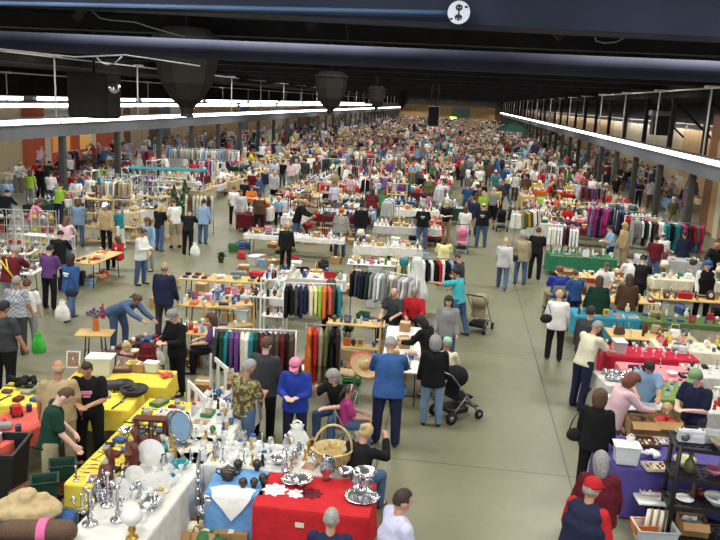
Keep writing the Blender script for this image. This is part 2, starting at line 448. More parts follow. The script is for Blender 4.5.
for x, z, nm, cz in ((-24.0, 4.5, 'left gallery', 6.17), (-27.75, 4.75, 'left wall', None), (15.6, 4.95, 'right gallery', None)):
    for b_ in range(20):
        ya = 30+b_*9.45
        if ya > YEND-8: break
        t = thing('ceiling_light', 'thin fluorescent strip light, number %d along the %s' % (b_+1, nm), 'ceiling light', (x, ya, z), 0, 'fluorescent strips of the %s' % nm)
        O('housing', HOUS, t)
        for k in range(6):
            if (b_*7+k*3) % 11 == 0: continue
            O('tube', TUBE, t, (.06, .85+k*1.54, -.02))
        if cz:
            mb = MB(); mb.cyl((x, ya, z), (x, ya, cz), .03, .03, 'whitepaint', 6); mb.box((x, ya, cz), (.4, .4, .1), 'whitepaint'); struct('trim_hanger', mb)
    if cz:
        struct('trim_conduit', MB().tube([(x, 20, cz), (x, YEND-8, cz)], .04, 'whitepaint', 6))

# added fill lights for the hall; trough skirts hide their panels from the camera
HB = MB()
for sx in (-1, 1): HB.box((sx*3.1, 0, -.3), (.06, 2.1, .7), 'ceil_dark')
for sy in (-1, 1): HB.box((0, sy*1.05, -.3), (6.2, .06, .7), 'ceil_dark')
HB.box((0, 0, .06), (6.2, 2.1, .05), 'ceil_dark'); HB = HB.mesh('housing')
ENERGY = 620
i = 0
yy = 4.5
while yy < 232:
    for x in (-13.6, -4.2, 5.2):
        if yy > 70 and x == -4.2 and (i//3) % 2: pass
        t = thing('trough_light', 'added fill light in a deep dark trough under the roof', 'ceiling light', (x, yy, 8.75), 0, 'added fill lights under the dark roof')
        O('housing', HB, t)
        ld = bpy.data.lights.new('roof_fill', 'AREA'); ld.shape = 'RECTANGLE'; ld.size = 6.0; ld.size_y = 2.0; ld.energy = ENERGY*(1 if yy < 60 else 1.15); ld.color = (1.0, .975, .895)
        lo = bpy.data.objects.new('lamp_glow', ld); COL.objects.link(lo); lo.parent = t; lo.location = (0, 0, 0)
        i += 1
    yy += 9.45 if yy < 60 else 18.9
# added area light behind the viewer, standing in for cool daylight on the girders
ld = bpy.data.lights.new('entrance_daylight', 'AREA'); ld.shape = 'RECTANGLE'; ld.size = 34; ld.size_y = 5; ld.energy = 900; ld.color = (.78, .87, 1.0)
lo = bpy.data.objects.new('entrance_daylight', ld); COL.objects.link(lo); lo.location = (-4, -9, 6.3); lo.rotation_euler = (R(90), 0, 0)
w = bpy.data.worlds.new('world'); scene.world = w; w.use_nodes = True
w.node_tree.nodes['Background'].inputs[0].default_value = (.75, .85, 1, 1); w.node_tree.nodes['Background'].inputs[1].default_value = .35

# bulky dark units hanging from the roof
def hanging_unit(px, py_bottom, y, w_, h_, lab):
    c = PY(px, py_bottom, y)
    t = thing('hanging_loudspeaker', lab, 'loudspeaker', (c.x, c.y, c.z), 0, 'dark loudspeaker clusters under the roof')
    k = w_
    body = MB()
    body.lathe([(.09*k,0),(.12*k,.05*k),(.16*k,.22*k),(.36*k,.40*k),(.58*k,.75*k),(.70*k,1.2*k),(.74*k,1.75*k),(.5*k,1.95*k)], 'ceil_dark', 11, smooth=False)
    O('cabinet', body.mesh('cabinet'), t)
    O('collar', MB().lathe([(.12*k,.0),(.15*k,.01*k),(.15*k,.06*k),(.12*k,.07*k)], 'darksteel', 16).mesh('collar'), t)
    O('top_ring', MB().lathe([(.73*k,1.66*k),(.77*k,1.68*k),(.77*k,1.75*k),(.73*k,1.77*k)], 'truss_dark', 22).mesh('top_ring'), t)
    O('hanging_rod', MB().cyl((0,0,1.45*k),(0,0,8.7-c.z),.04,.04,'darksteel').mesh('rod'), t)
hanging_unit(187, 117, 17.5, 1.0, 1, 'large dark cone-bottomed loudspeaker cluster hanging before the left light strip')
hanging_unit(330, 115, 36, 1.0, 1, 'dark cone-bottomed loudspeaker cluster, second along the row under the roof')
hanging_unit(376, 110.5, 55, .85, 1, 'small dark loudspeaker cluster, third along the row under the roof')
hanging_unit(402, 108.5, 75, .8, 1, 'tiny dark loudspeaker cluster, farthest along the row under the roof')
c = PY(95, 117, 20)
t = thing('air_heater', 'big boxy dark air heater hanging under the roof at the left', 'heater', c)
O('casing', MB().box((0,0,.55),(1.1,.9,1.15),'ceil_dark',bev=.06).mesh('casing'), t)
O('hanging_rod', MB().cyl((0,0,1.1),(0,0,8.7-c.z),.04,.04,'darksteel').mesh('rod'), t)
O('flood_lamp', MB().lathe([(.05,0),(.16,.1),(.17,.16),(.02,.17)],'silver',10,Matrix.Translation((.62,-.2,.75))@Euler((R(70),0,R(30))).to_matrix().to_4x4()).mesh('flood_lamp'), t)
c = PY(433, 126, 60)
t = thing('loudspeaker', 'tall black loudspeaker hung from the roof over the far aisle', 'loudspeaker', c)
O('cabinet', MB().box((0,0,.75),(.8,.6,1.45),'blackplastic',bev=.04).mesh('cabinet'), t)
O('grille', MB().box((0,-.31,.75),(.7,.03,1.3),'rubber').mesh('grille'), t)
O('hanging_rod', MB().cyl((-.25,0,1.4),(-.25,0,8.7-c.z),.04,.04,'darksteel').cyl((.25,0,1.4),(.25,0,8.7-c.z),.04,.04,'darksteel').mesh('rod'), t)
c = PY(659, 136, 48)
t = thing('wall_heater', 'dark boxy heater unit hanging in the right gallery', 'heater', c)
O('casing', MB().box((0,0,.6),(1.0,.8,1.1),'darksteel',bev=.04).mesh('casing'), t); O('hood', MB().box((0,0,1.3),(1.3,.9,.3),'steel',bev=.04).mesh('hood'), t)
O('hanging_rod', MB().cyl((0,0,1.3),(0,0,6.6-c.z),.04,.04,'darksteel').mesh('rod'), t)
# round white disc sign with a two-headed dark emblem on the near girder
c = PY(458.8, 12.6, 7.9)
t = thing('round_sign', 'round white disc with a dark two-part emblem on the near girder', 'sign', (c.x, c.y, c.z))
Mx = Matrix.Rotation(R(90), 4, 'X')
tint('disc_white', .5, col=(240,244,255), var=.02)
O('disc', MB().lathe([(.107,0),(.107,.02)],'disc_white',36,Mx,False).mesh('disc'), t)
em = MB()
for z, w_ in ((.044,.034),(-.046,.036)):
    em.ell((0,-.022,z),(w_,.004,.030),'darksteel',14,8)
em.box((0,-.022,0),(.014,.008,.05),'darksteel')
O('emblem', em.mesh('emblem'), t)
em = MB()
for x, z in ((-.013,.05),(.013,.05),(-.014,-.054),(.014,-.054)): em.ell((x,-.027,z-.006),(.0045,.003,.009),'disc_white',8,6)
for x, z, q in ((.068,.052,.018),(-.068,-.062,.016)): em.ell((x,-.022,z),(q,.003,q*.6),'darksteel',8,6)
O('emblem_text', em.mesh('emblem_text'), t)
# loose cables looping from the roof steel
def cable(pts, r, lab, mat='whitepaint'):
    o = O('cable', MB().tube(pts, r, mat, 5).mesh('cable')); tag(o, lab, 'cable')
def loop(p0, p1, sag, n=10):
    return [Vector(p0).lerp(Vector(p1), i/n)-Vector((0,0,sag*math.sin(PI*i/n))) for i in range(n+1)]
cable([PY(0,49,12)]+[PY(a,b_,12) for a,b_ in ((20,51),(45,54),(75,57),(100,56),(125,55),(160,60),(200,66))], .010, 'pale sagging cable under the roof at the upper left')
cable([PY(a,b_,9.5) for a,b_ in ((92,11),(100,18),(110,20),(135,22),(150,27),(185,37))], .008, 'thin pale cord hanging between the two near girders', 'steel')
cable([PY(a,b_,12.5) for a,b_ in ((97,58),(102,63),(108,65),(115,63),(122,57))], .012, 'coiled loop of pale cable below the second girder', 'steel')
cable([PY(a,b_,9.5) for a,b_ in ((594,33),(596,41),(604,43),(616,42),(624,38),(629,34))], .008, 'thin wire looping below the near girder at the right', 'steel')
cable([PY(a,b_,9.5) for a,b_ in ((346,20),(347,32),(348,42))], .008, 'short dark cable hanging straight down at mid girder', 'darksteel')
# ------------------------------------------------------------------ people
def bake(mb, name, voxel, smooth=3, ratio=1.0, mat=None):
    """melt overlapping pieces into one continuous closed surface"""
    me = mb.mesh('tmp'); o = bpy.data.objects.new('tmp', me); COL.objects.link(o)
    r = o.modifiers.new('r', 'REMESH'); r.mode = 'VOXEL'; r.voxel_size = voxel; r.use_smooth_shade = True
    s = o.modifiers.new('s', 'SMOOTH'); s.factor = .5; s.iterations = smooth
    if ratio < 1:
        d = o.modifiers.new('d', 'DECIMATE'); d.ratio = ratio
    dg = bpy.context.evaluated_depsgraph_get()
    ev = o.evaluated_get(dg)
    res = bpy.data.meshes.new_from_object(ev); res.name = name
    bpy.data.objects.remove(o); bpy.data.meshes.remove(me)
    res.materials.clear()
    for m in (mat if isinstance(mat, list) else [mat]): res.materials.append(MATS[m])
    res.polygons.foreach_set('material_index', [0]*len(res.polygons))
    res.polygons.foreach_set('use_smooth', [True]*len(res.polygons))
    return res

def rotx(a): return Matrix.Rotation(a, 4, 'X')
class Pose:
    """forward = +Y, right = +X, feet on z=0; angles in degrees"""
    def __init__(s, lean=2, la=(5, 8, 15), ra=(5, 8, 15), inn=(0, 0), ll=(0, 0), rl=(0, 0), spread=6, head=(0, 0), sit=None, headscale=1.0, fat=1.07):
        L = R(lean); hips = .93
        def leg(sd, hf, kf):
            hip = Vector((sd*.095, 0, 0)); a = R(hf); b = R(hf-kf); sp = math.sin(R(spread))*.5
            d1 = Vector((sd*sp, math.sin(a), -math.cos(a))).normalized(); d2 = Vector((sd*sp*.3, math.sin(b), -math.cos(b))).normalized()
            knee = hip+d1*.43; ank = knee+d2*.42
            return hip, knee, ank
        s.legs = [leg(-1, *ll), leg(1, *rl)]
        low = min(l[2].z for l in s.legs)
        s.pz = -low+.075
        if lean > 40: s.off = -.10
        else: s.off = 0
        base = Vector((0, s.off, s.pz))
        s.legs = [tuple(p+base for p in l) for l in s.legs]
        up_ = Vector((0, math.sin(L), math.cos(L))); fwd = Vector((0, math.cos(L), -math.sin(L)))
        s.M = Matrix.Translation(base) @ rotx(-L)
        s.pel = base; s.chest = base+up_*.34+fwd*.0; s.neck = base+up_*.50; s.up = up_; s.fwd = fwd
        hp = L*.55+R(head[0]); hd = Vector((0, math.sin(hp), math.cos(hp)))
        s.headM = Matrix.Translation(s.neck+up_*.02+hd*.155*1.0) @ Matrix.Rotation(R(head[1]), 4, 'Z') @ rotx(-hp)
        if headscale != 1: s.headM = s.headM @ Matrix.Scale(headscale, 4)
        s.arms = []
        for sd, (fl, ab, el), i_ in ((-1, la, inn[0]), (1, ra, inn[1])):
            sh = base+up_*.455+Vector((sd*.175, 0, 0))
            f = R(fl); a = R(ab); e = R(fl+el)
            d1 = Vector((sd*math.sin(a), math.sin(f)*math.cos(a), -math.cos(f)*math.cos(a)))
            d2 = Vector((-sd*math.sin(R(i_))+sd*.1, math.sin(e)*math.cos(R(i_)), -math.cos(e)*math.cos(R(i_)))).normalized()
            elb = sh+d1*.285; wr = elb+d2*.245
            s.arms.append((sh, elb, wr, d2, sd))
        s.fat = fat
        top = s.headM @ Vector((0, 0, .125))
        s.top = top
    def torso(s, mb, g, mat, lo=-.06, hi=.5):
        M = s.M; f = s.fat
        mb.ell((0, .0, .0), ((.165+g)*f, (.12+g)*f, .13+g*.6), mat, 16, 10, M)
        mb.ell((0, .005, .17), ((.145+g)*f, (.105+g)*f, .19), mat, 16, 10, M)
        mb.ell((0, .0, .33), (.165+g, .11+g, .17+g*.5), mat, 16, 10, M)
        mb.cap(M @ Vector((-.13, -.005, .44)), .058+g*.8, M @ Vector((.13, -.005, .44)), .058+g*.8, mat)
        if lo < -.1: mb.ell((0, 0, -.10), ((.172+g)*f, (.125+g)*f, .15), mat, 16, 10, M)
    def shirt(s, mb, g, lo, flare):
        f = s.fat; M = s.M
        prof = [(.148+flare, lo-.004), (.166+flare, lo), (.168+flare*.6, lo*.4), (.162, .06), (.153, .16), (.163, .28), (.168, .36), (.150, .43), (.10, .475), (.062, .50)]
        prof = [((r+g)*(f if z < .3 else 1), z) for r, z in prof]
        mb.lathe(prof, 'cloth', 20, M, True, 0, 0, 1, .72)
        mb.cap(M @ Vector((-.135, -.005, .425)), .056+g, M @ Vector((.135, -.005, .425)), .056+g, 'cloth')
        mb.cap(M @ Vector((-.06, -.005, .475)), .045+g*.5, M @ Vector((.06, -.005, .475)), .045+g*.5, 'cloth')
    def arm(s, mb, g, mat, upto=2.0):
        for sh, el, wr, d, sd in s.arms:
            if upto >= 1:
                mb.cap(sh, .052+g, el, .041+g, mat); mb.cap(el, .041+g, el.lerp(wr, min(1, upto-1)*1.0+.0), .031+g*.9, mat) if upto > 1 else None
            else: mb.cap(sh, .055+g, sh.lerp(el, upto), .05+g, mat)
    def build(s, name):
        f = s.fat
        # body: one continuous skin surface with head, hands and fingers
        mb = MB(); s.torso(mb, -.006, 'skin')
        s.arm(mb, 0, 'skin')
        for sh, el, wr, d, sd in s.arms:
            side = Vector((0, 0, 1)).cross(d)
            if side.length < .1: side = Vector((1, 0, 0))
            side = Vector((0, 1, 0)) if abs(d.z) > .75 else side.normalized()
            side = (side-d*side.dot(d)).normalized(); nrm = d.cross(side).normalized()
            if nrm.z > 0: nrm = -nrm
            palm = wr+d*.055
            mb.cap(wr+side*.015, .027, palm+side*.018, .024, 'skin', 8); mb.cap(wr-side*.015, .027, palm-side*.018, .024, 'skin', 8)
            for q, L in ((-.030, .060), (-.010, .072), (.010, .076), (.030, .068)):
                a = wr+d*.075+side*q*1.1; k = a+d*L*.55+nrm*.010; t = k+d*L*.35+nrm*.026
                mb.cap(a, .0115, k, .0105, 'skin', 6); mb.cap(k, .0105, t, .009, 'skin', 6)
            tsd = 1 if sd*side.x < 0 or abs(d.z) > .75 else -1
            a = wr+d*.02+side*tsd*.028; mb.cap(a, .013, a+d*.035+side*tsd*.03+nrm*.01, .011, 'skin', 6)
            b_ = a+d*.035+side*tsd*.03+nrm*.01; mb.cap(b_, .011, b_+d*.03+side*tsd*.006+nrm*.012, .0095, 'skin', 6)
        for h, k, a in s.legs:
            mb.cap(h, .085*f, k, .056, 'skin'); mb.cap(k, .054, a, .037, 'skin'); mb.cap(a, .036, a+Vector((0, .12, -.04)), .03, 'skin')
        H = s.headM
        mb.cap(s.neck-s.up*.03, .052, H @ Vector((0, -.012, -.05)), .05, 'skin')
        mb.ell((0, 0, .01), (.076, .096, .112), 'skin', 18, 12, H)
        mb.ell((0, .022, -.045), (.057, .068, .07), 'skin', 14, 10, H)
        mb.ell((0, .098, -.018), (.013, .018, .026), 'skin', 8, 6, H)
        mb.ell((0, .088, -.062), (.026, .012, .011), 'skin', 8, 6, H)
        for sx in (-1, 1): mb.ell((sx*.078, -.005, -.008), (.012, .02, .032), 'skin', 8, 6, H)
        body = bake(mb, name+'_body', .0115, 2, .5, ['skin', 'eye', 'lips'])
        Hi = H.inverted()
        mi = []
        for p in body.polygons:
            q = Hi @ p.center; k = 0
            if q.y > .06 and q.z > -.02 and q.z < .03 and min((q-Vector((sx*.03, .085, .008))).length for sx in (-1, 1)) < .013: k = 1
            elif q.y > .082 and abs(q.x) < .024 and abs(q.z+.062) < .011: k = 2
            mi.append(k)
        body.polygons.foreach_set('material_index', mi)
        s.body = body
        mb = MB(); s.shirt(mb, .016, -.075, .006); s.arm(mb, .021, 'cloth', .72); s.tee = bake(mb, name+'_tee', .016, 4, .6, 'cloth')
        if s.fat > 1.2:
            mb = MB(); s.shirt(mb, .046, -.10, .006); s.vestm = bake(mb, name+'_vest', .016, 4, .6, 'cloth')
        mb = MB(); s.shirt(mb, .028, -.15 if s.legs[0][1].z < s.pel.z-.2 else -.09, .012); s.arm(mb, .023, 'cloth', 1.93)
        mb.cap(s.neck-s.up*.06, .072, s.neck-s.up*.005, .062, 'cloth'); s.jacket = bake(mb, name+'_jacket', .016, 4, .6, 'cloth')
        mb = MB()
        mb.ell((0, 0, -.02), (.178*f, .132*f, .125), 'cloth', 16, 10, s.M)
        for h, k, a in s.legs: mb.cap(h, .105*f, k, .078, 'cloth'); mb.cap(k, .078, a+Vector((0, -.005, .0)), .066, 'cloth')
        s.pants = bake(mb, name+'_pants', .017, 4, .6, 'cloth')
        mb = MB()
        mb.ell((0, 0, -.02), (.172*f, .127*f, .125), 'cloth', 16, 10, s.M)
        for h, k, a in s.legs: mb.cap(h, .108*f, h.lerp(k, .92), .088, 'cloth')
        s.shorts = bake(mb, name+'_shorts', .017, 4, .6, 'cloth')
        mb = MB()
        for i, (h, k, a) in enumerate(s.legs):
            z = a.z-.075
            mb.cap(a+Vector((0, -.03, -.038)), .038, a+Vector((0, .13, -.045)), .032, 'shoe', 10)
            mb.cap(a+Vector((0, -.01, 0)), .045, a+Vector((0, .02, -.03)), .04, 'shoe', 10)
        s.shoes = mb.mesh(name+'_shoes')
        return s

def hairmesh(style):
    """shell over the skull in head space; radius drops inside the head where no hair grows"""
    mb = MB(); n, m = 22, 16; vs = []; fs = []
    long_ = {'short': 0, 'buzz': 0, 'fringe': 0, 'bob': .09, 'long': .17, 'curly': .03, 'bun': 0, 'tail': 0}[style]
    for i in range(m+1):
        th = PI*i/m; z0 = math.cos(th)
        for k in range(n):
            ph = 2*PI*k/n
            x, y, z = math.sin(th)*math.cos(ph), math.sin(th)*math.sin(ph), z0
            t = {'short': .016, 'buzz': .007, 'fringe': .009, 'bob': .024, 'long': .024, 'curly': .038, 'bun': .014, 'tail': .014}[style]
            X, Y, Z = x*(.076+t), y*(.096+t), z*(.112+t)+.012
            face = Y > .035 and Z < (.062 if style != 'buzz' else .072)
            if style == 'fringe': bald = Z > .045
            else: bald = False
            low = Z < (-.045 if Y < 0 else -.012) and long_ == 0
            ear = style in ('short', 'buzz', 'fringe') and Z < .0 and Y > -.035
            if face or bald or low or ear: X, Y, Z = x*.062, y*.08, z*.095+.01
            elif long_ and Z < -.02:
                Z = Z-long_*(min(1, (-Z-.02)/.07)); Y = min(Y, .02); X = X*1.04
                if Z < -.06: X = (1 if X > 0 else -1)*max(abs(X), .045) if Y > -.04 else X; Y = Y-.012
            if style == 'curly' and not (face or low): 
                q = 1+.05*math.sin(9*ph+5*th); X *= q; Y *= q
            if not (face or bald or low or ear):
                q = 1+.028*math.sin(7*ph+3*th)*math.sin(13*ph)+.015*math.sin(23*ph); X *= q; Y *= q
            vs.append((X, Y, Z))
    for i in range(m):
        for k in range(n):
            j = (k+1) % n; fs.append((i*n+k, i*n+n+k, i*n+n+j, i*n+j))
    mb.add(vs, fs, 'hair')
    if style == 'bun': mb.ell((0, -.10, .075), (.045, .045, .045), 'hair')
    if style == 'tail': mb.cap((0, -.112, .04), .028, (0, -.15, -.14), .016, 'hair')
    return mb.mesh('hair_'+style)
HAIR = {k: hairmesh(k) for k in ('short', 'buzz', 'fringe', 'bob', 'long', 'curly', 'bun', 'tail')}
def hatmesh():
    c = MB(); c.lathe([(.093,.03),(.096,.06),(.09,.10),(.066,.135),(.03,.15),(.002,.152)], 'cloth', 18, None, True, 0, 0, 1, 1.12)
    c.add([(-.075,.075,.045),(.075,.075,.045),(.062,.15,.032),(.02,.178,.028),(-.02,.178,.028),(-.062,.15,.032),
           (-.075,.075,.053),(.075,.075,.053),(.062,.15,.040),(.02,.178,.036),(-.02,.178,.036),(-.062,.15,.040)],
          [(0,1,2,3,4,5),(11,10,9,8,7,6)]+[(i,6+i,6+(i+1)%6,(i+1)%6) for i in range(6)], 'cloth', False)
    return c.mesh('cap')
CAPM = hatmesh()
BAND = MB().tube([(.083*math.cos(a), -.01, .02+.112*math.sin(a)) for a in [PI*i/10 for i in range(11)]], .009, 'cloth', 6).mesh('headband')

POSES = {
 'stand': Pose(2, (4, 9, 14), (6, 9, 18), (0, 0), (2, 4), (-2, 2), 8, (8, 0)),
 'walk': Pose(4, (22, 7, 20), (-18, 7, 12), (0, 0), (20, 8), (-16, 14), 4, (4, 0)),
 'hold': Pose(3, (14, 10, 78), (18, 10, 74), (38, 38), (3, 5), (-3, 4), 8, (24, 0)),
 'browse': Pose(16, (34, 10, 42), (42, 10, 30), (12, 18), (2, 6), (-6, 4), 8, (30, 0)),
 'look': Pose(9, (12, 10, 30), (14, 9, 22), (14, 10), (2, 5), (-4, 4), 8, (42, 0)),
 'reach': Pose(20, (6, 10, 50), (72, 14, 10), (30, 0), (6, 8), (-8, 4), 10, (22, -10)),
 'bend': Pose(62, (44, 6, 20), (60, 8, 10), (5, 10), (14, 16), (4, 6), 10, (10, 0)),
 'sit': Pose(4, (24, 10, 52), (26, 12, 50), (22, 22), (84, 84), (88, 86), 12, (14, 0)),
 'sitlean': Pose(20, (34, 12, 60), (60, 12, 86), (30, 30), (84, 80), (88, 92), 16, (12, 0)),
 'spread': Pose(10, (78, 40, 12), (30, 24, 40), (0, 0), (8, 10), (-10, 6), 10, (14, 14)),
 'stout': Pose(2, (6, 15, 18), (5, 15, 18), (0, 0), (2, 4), (-2, 2), 10, (10, 0), fat=1.27),
 'child': Pose(4, (10, 12, 30), (14, 12, 40), (8, 8), (2, 4), (-4, 4), 8, (8, 0), headscale=1.35),
}
for k, p in POSES.items(): p.build(k)
ARTI = {'jacket', 'sweater', 'hoodie', 'coat', 'cardigan', 'blouse', 'fleece', 'long shirt', 'suit'}
HAIRCOL = {'dark': 'dark brown', 'black': 'black', 'brown': 'brown', 'blond': 'blond', 'grey': 'grey hair', 'white': 'light grey', 'red': 'red-brown', 'tan': 'tan'}
NPEOPLE = 0
PATCH = MB().box((0,0,0),(.15,.03,.05),'matte',bev=.006).box((0,0,-.06),(.10,.03,.03),'matte',bev=.006).mesh('shirt_print')
PEOPLE = []   # (x, y) of everyone placed, to keep spacing
SKINS = ['s1', 's2', 's3', 's4']
PAL.update({'s1': (224,172,142), 's2': (208,150,118), 's3': (190,132,100), 's4': (232,184,160), 's5': (120,80,58)})
def place_person(x, y, face, pose='stand', top=('grey', 'tee'), bottom=('denim', 'jeans'), hair=('brown', 'short'), h=1.72, label=None, group=None, hat=None, hatcol='red', skin=None, wide=1.0, z=0.0, vest=None, patch=None, gar_mat=None, shoes='black'):
    global NPEOPLE
    NPEOPLE += 1
    p = POSES[pose]; sc = h/1.72; wide = wide*1.05
    t = thing('person', label, 'person', (x, y, z), R(face), group, (sc*wide, sc*wide, sc))
    PEOPLE.append((x, y))
    sk = skin or SKINS[rnd.randrange(4)]
    O('body', p.body, t, color=sk)
    long_ = top[1] in ARTI
    nm = {'tee': 'shirt', 'tank': 'shirt', 'long shirt': 'shirt', 'fleece': 'jacket', 'suit': 'jacket'}.get(top[1], top[1])
    g = O(nm, p.jacket if long_ else p.tee, t, color=top[0] if top[0] in PAL else 'grey')
    if gar_mat:
        me = g.data.copy(); me.materials[0] = MATS[gar_mat]; g.data = me
    if patch:
        sd_ = 1 if patch[1] == 'front' else -1
        O('shirt_print', PATCH, t, M=p.M @ Matrix.Translation((0, sd_*(.128*p.fat+(.03 if long_ else .012)), .33)), color=patch[0])
    if vest:
        O('vest', getattr(p, 'vestm', POSES['stout'].vestm), t, color=vest)
        g.data = p.jacket
    O('trousers' if bottom[1] != 'shorts' else 'shorts', p.shorts if bottom[1] == 'shorts' else p.pants, t, color=bottom[0])
    O('shoes', p.shoes, t, color=shoes)
    if hair[1] != 'bald': O('hair', HAIR[hair[1]], t, M=p.headM.copy(), color=HAIRCOL[hair[0]])
    if hat == 'cap': O('cap', CAPM, t, M=p.headM.copy(), color=hatcol)
    if pose in ('sit', 'sitlean') and label and 'squatting' not in label:
        CH['steel'].put((x, y, 0), R(face), min(1.0, sc), 'grey', 'folding chair under the '+' '.join(label.split()[:10]))
    if hat == 'band': O('headband', BAND, t, M=p.headM.copy(), color=hatcol)
    return t
def at_head(px, py, pose, face, h, z=0.0, wide=1):
    p = POSES[pose]; sc = h/1.72
    q = P(px, py, p.top.z*sc+z)
    o = Matrix.Rotation(R(face), 3, 'Z') @ Vector((p.top.x*sc, p.top.y*sc, 0))
    return q.x-o.x, q.y-o.y
def person(px, py, face, pose, top, bottom, hair, label, h=1.72, **k):
    """px,py: crown of the head in the photograph"""
    x, y = at_head(px, py, pose, face, h, k.get('z', 0))
    return place_person(x, y, face, pose, top, bottom, hair, h, label, **k)
# ------------------------------------------------------------------ small goods
K = {}
def kind(name, cat, mb, r, h, cols, noun=None):
    parts = mb if isinstance(mb, list) else [(name, mb.mesh(name), None)]
    parts = [(p[0], p[1].mesh(p[0].split('>')[-1]) if isinstance(p[1], MB) else p[1], p[2] if len(p) > 2 else None, p[3] if len(p) > 3 else None) for p in parts]
    K[name] = Kind(name, cat, parts, r, h, cols, noun)
WARE = ('white', 'cream', 'white', 'light grey', 'blue', 'pale pink', 'brown', 'gold', 'white', 'cream', 'pale yellow', 'tan', 'teal')
def L_(prof, mat='gloss', n=14, **k): return MB().lathe(prof, mat, n, **k)
kind('bowl', 'bowl', L_([(.04,0),(.05,.01),(.09,.05),(.115,.085),(.108,.085),(.08,.045),(.03,.018),(.001,.016)]), .12, .09, WARE, 'ceramic bowl')
kind('plate', 'plate', L_([(.06,0),(.075,.006),(.125,.022),(.123,.027),(.07,.014),(.001,.012)], n=20), .13, .03, WARE, 'round plate')
kind('vase', 'vase', L_([(.035,0),(.05,.01),(.072,.09),(.06,.15),(.028,.20),(.024,.23),(.04,.26),(.034,.26),(.018,.22),(.001,.21)]), .075, .26, WARE+('maroon', 'blue'), 'tall vase')
kind('goblet', 'glass', L_([(.032,0),(.03,.006),(.006,.012),(.006,.07),(.02,.085),(.036,.12),(.038,.16),(.034,.16),(.03,.12),(.001,.09)], 'glass', 12), .04, .16, ('clear',), 'clear stemmed glass')
kind('glass_jar', 'jar', [('jar', L_([(.045,0),(.05,.01),(.05,.1),(.036,.12),(.036,.13)], 'glass', 12), None), ('lid', MB().lathe([(.038,.13),(.04,.132),(.04,.155),(.036,.158)], 'matte', 12), None)], .055, .16, ('red', 'gold', 'white', 'blue'), 'glass jar with lid')
kind('bottle', 'bottle', L_([(.032,0),(.036,.01),(.036,.13),(.014,.18),(.013,.23),(.016,.24)], 'gloss', 12), .04, .24, ('dark green', 'brown', 'blue', 'light blue', 'white', 'green'), 'slim bottle')
kind('tin_can', 'tin', L_([(.05,0),(.05,.12),(.052,.122),(.048,.128)], 'gloss', 14), .055, .13, ('red', 'blue', 'cream', 'green', 'tan', 'light grey', 'brown', 'white'), 'round tin')
def mug():
    m = L_([(.036,0),(.04,.005),(.041,.09),(.036,.09),(.035,.02),(.001,.015)], n=14)
    m.tube([(.04,0,.075),(.062,0,.07),(.066,0,.045),(.058,0,.022),(.04,0,.018)], .006, 'gloss', 6); return m
kind('mug', 'mug', mug(), .06, .09, WARE+('red', 'black'), 'handled mug')
tp = L_([(.04,0),(.06,.01),(.085,.06),(.07,.11),(.035,.125)]); 
kind('teapot', 'teapot', [('pot', tp, None), ('lid', L_([(.036,.125),(.03,.135),(.01,.142),(.012,.155),(.002,.16)]), None), ('spout', MB().tube([(.07,0,.05),(.11,0,.07),(.135,0,.12)], [.02,.014,.009], 'gloss', 8), None), ('handle', MB().tube([(-.07,0,.10),(-.12,0,.10),(-.125,0,.06),(-.075,0,.035)], .008, 'gloss', 6), None)], .12, .16, WARE+('silver',), 'teapot')
kind('pitcher', 'pitcher', [('body', L_([(.05,0),(.07,.02),(.075,.08),(.045,.16),(.055,.2),(.05,.2),(.03,.14),(.001,.12)]), None), ('handle', MB().tube([(.05,0,.18),(.10,0,.17),(.11,0,.11),(.07,0,.06)], .009, 'gloss', 6), None)], .1, .2, WARE, 'pitcher with handle')
kind('silver_pitcher', 'pitcher', [('body', L_([(.05,0),(.03,.02),(.07,.08),(.06,.15),(.035,.2),(.05,.24),(.045,.24),(.02,.18),(.001,.16)], 'silver'), None), ('handle', MB().tube([(.045,0,.22),(.10,0,.21),(.11,0,.14),(.065,0,.08)], .007, 'silver', 6), None)], .1, .24, ('silver',), 'silver coffee pot')
kind('candlestick', 'candlestick', L_([(.045,0),(.04,.012),(.012,.025),(.018,.06),(.009,.08),(.016,.14),(.009,.17),(.022,.2),(.014,.22)], 'silver', 12), .05, .22, ('silver',), 'silver candlestick')
kind('brass_candlestick', 'candlestick', L_([(.045,0),(.04,.012),(.012,.025),(.018,.05),(.009,.07),(.016,.12),(.022,.16),(.012,.18)], 'brass', 12), .05, .18, ('gold',), 'brass candlestick')
def candelabra():
    m = L_([(.075,0),(.07,.015),(.018,.03),(.03,.09),(.012,.13),(.02,.22),(.01,.3),(.03,.33),(.02,.35)], 'silver', 12)
    arms = []
    for k in range(4):
        a = k*PI/2+.4; c, s_ = math.cos(a), math.sin(a)
        q = MB().tube([(0,0,.2),(.05*c,.05*s_,.17),(.12*c,.12*s_,.2),(.14*c,.14*s_,.27)], .006, 'silver', 6)
        q.lathe([(.008,.27),(.03,.28),(.012,.29),(.012,.32)], 'silver', 10, Matrix.Translation((.14*c,.14*s_,0)))
        arms.append(('candle_arm', q, None))
    return [('stem', m, None)]+arms
kind('candelabra', 'candelabra', candelabra(), .16, .35, ('silver',), 'silver branched candelabra')
kind('silver_tray', 'tray', L_([(.17,0),(.2,.006),(.235,.022),(.232,.028),(.19,.012),(.001,.010)], 'silver', 28), .24, .03, ('silver',), 'round silver tray')
kind('silver_bowl', 'bowl', L_([(.05,0),(.03,.02),(.09,.05),(.13,.1),(.125,.1),(.08,.05),(.001,.03)], 'silver', 18), .13, .1, ('silver',), 'footed silver bowl')
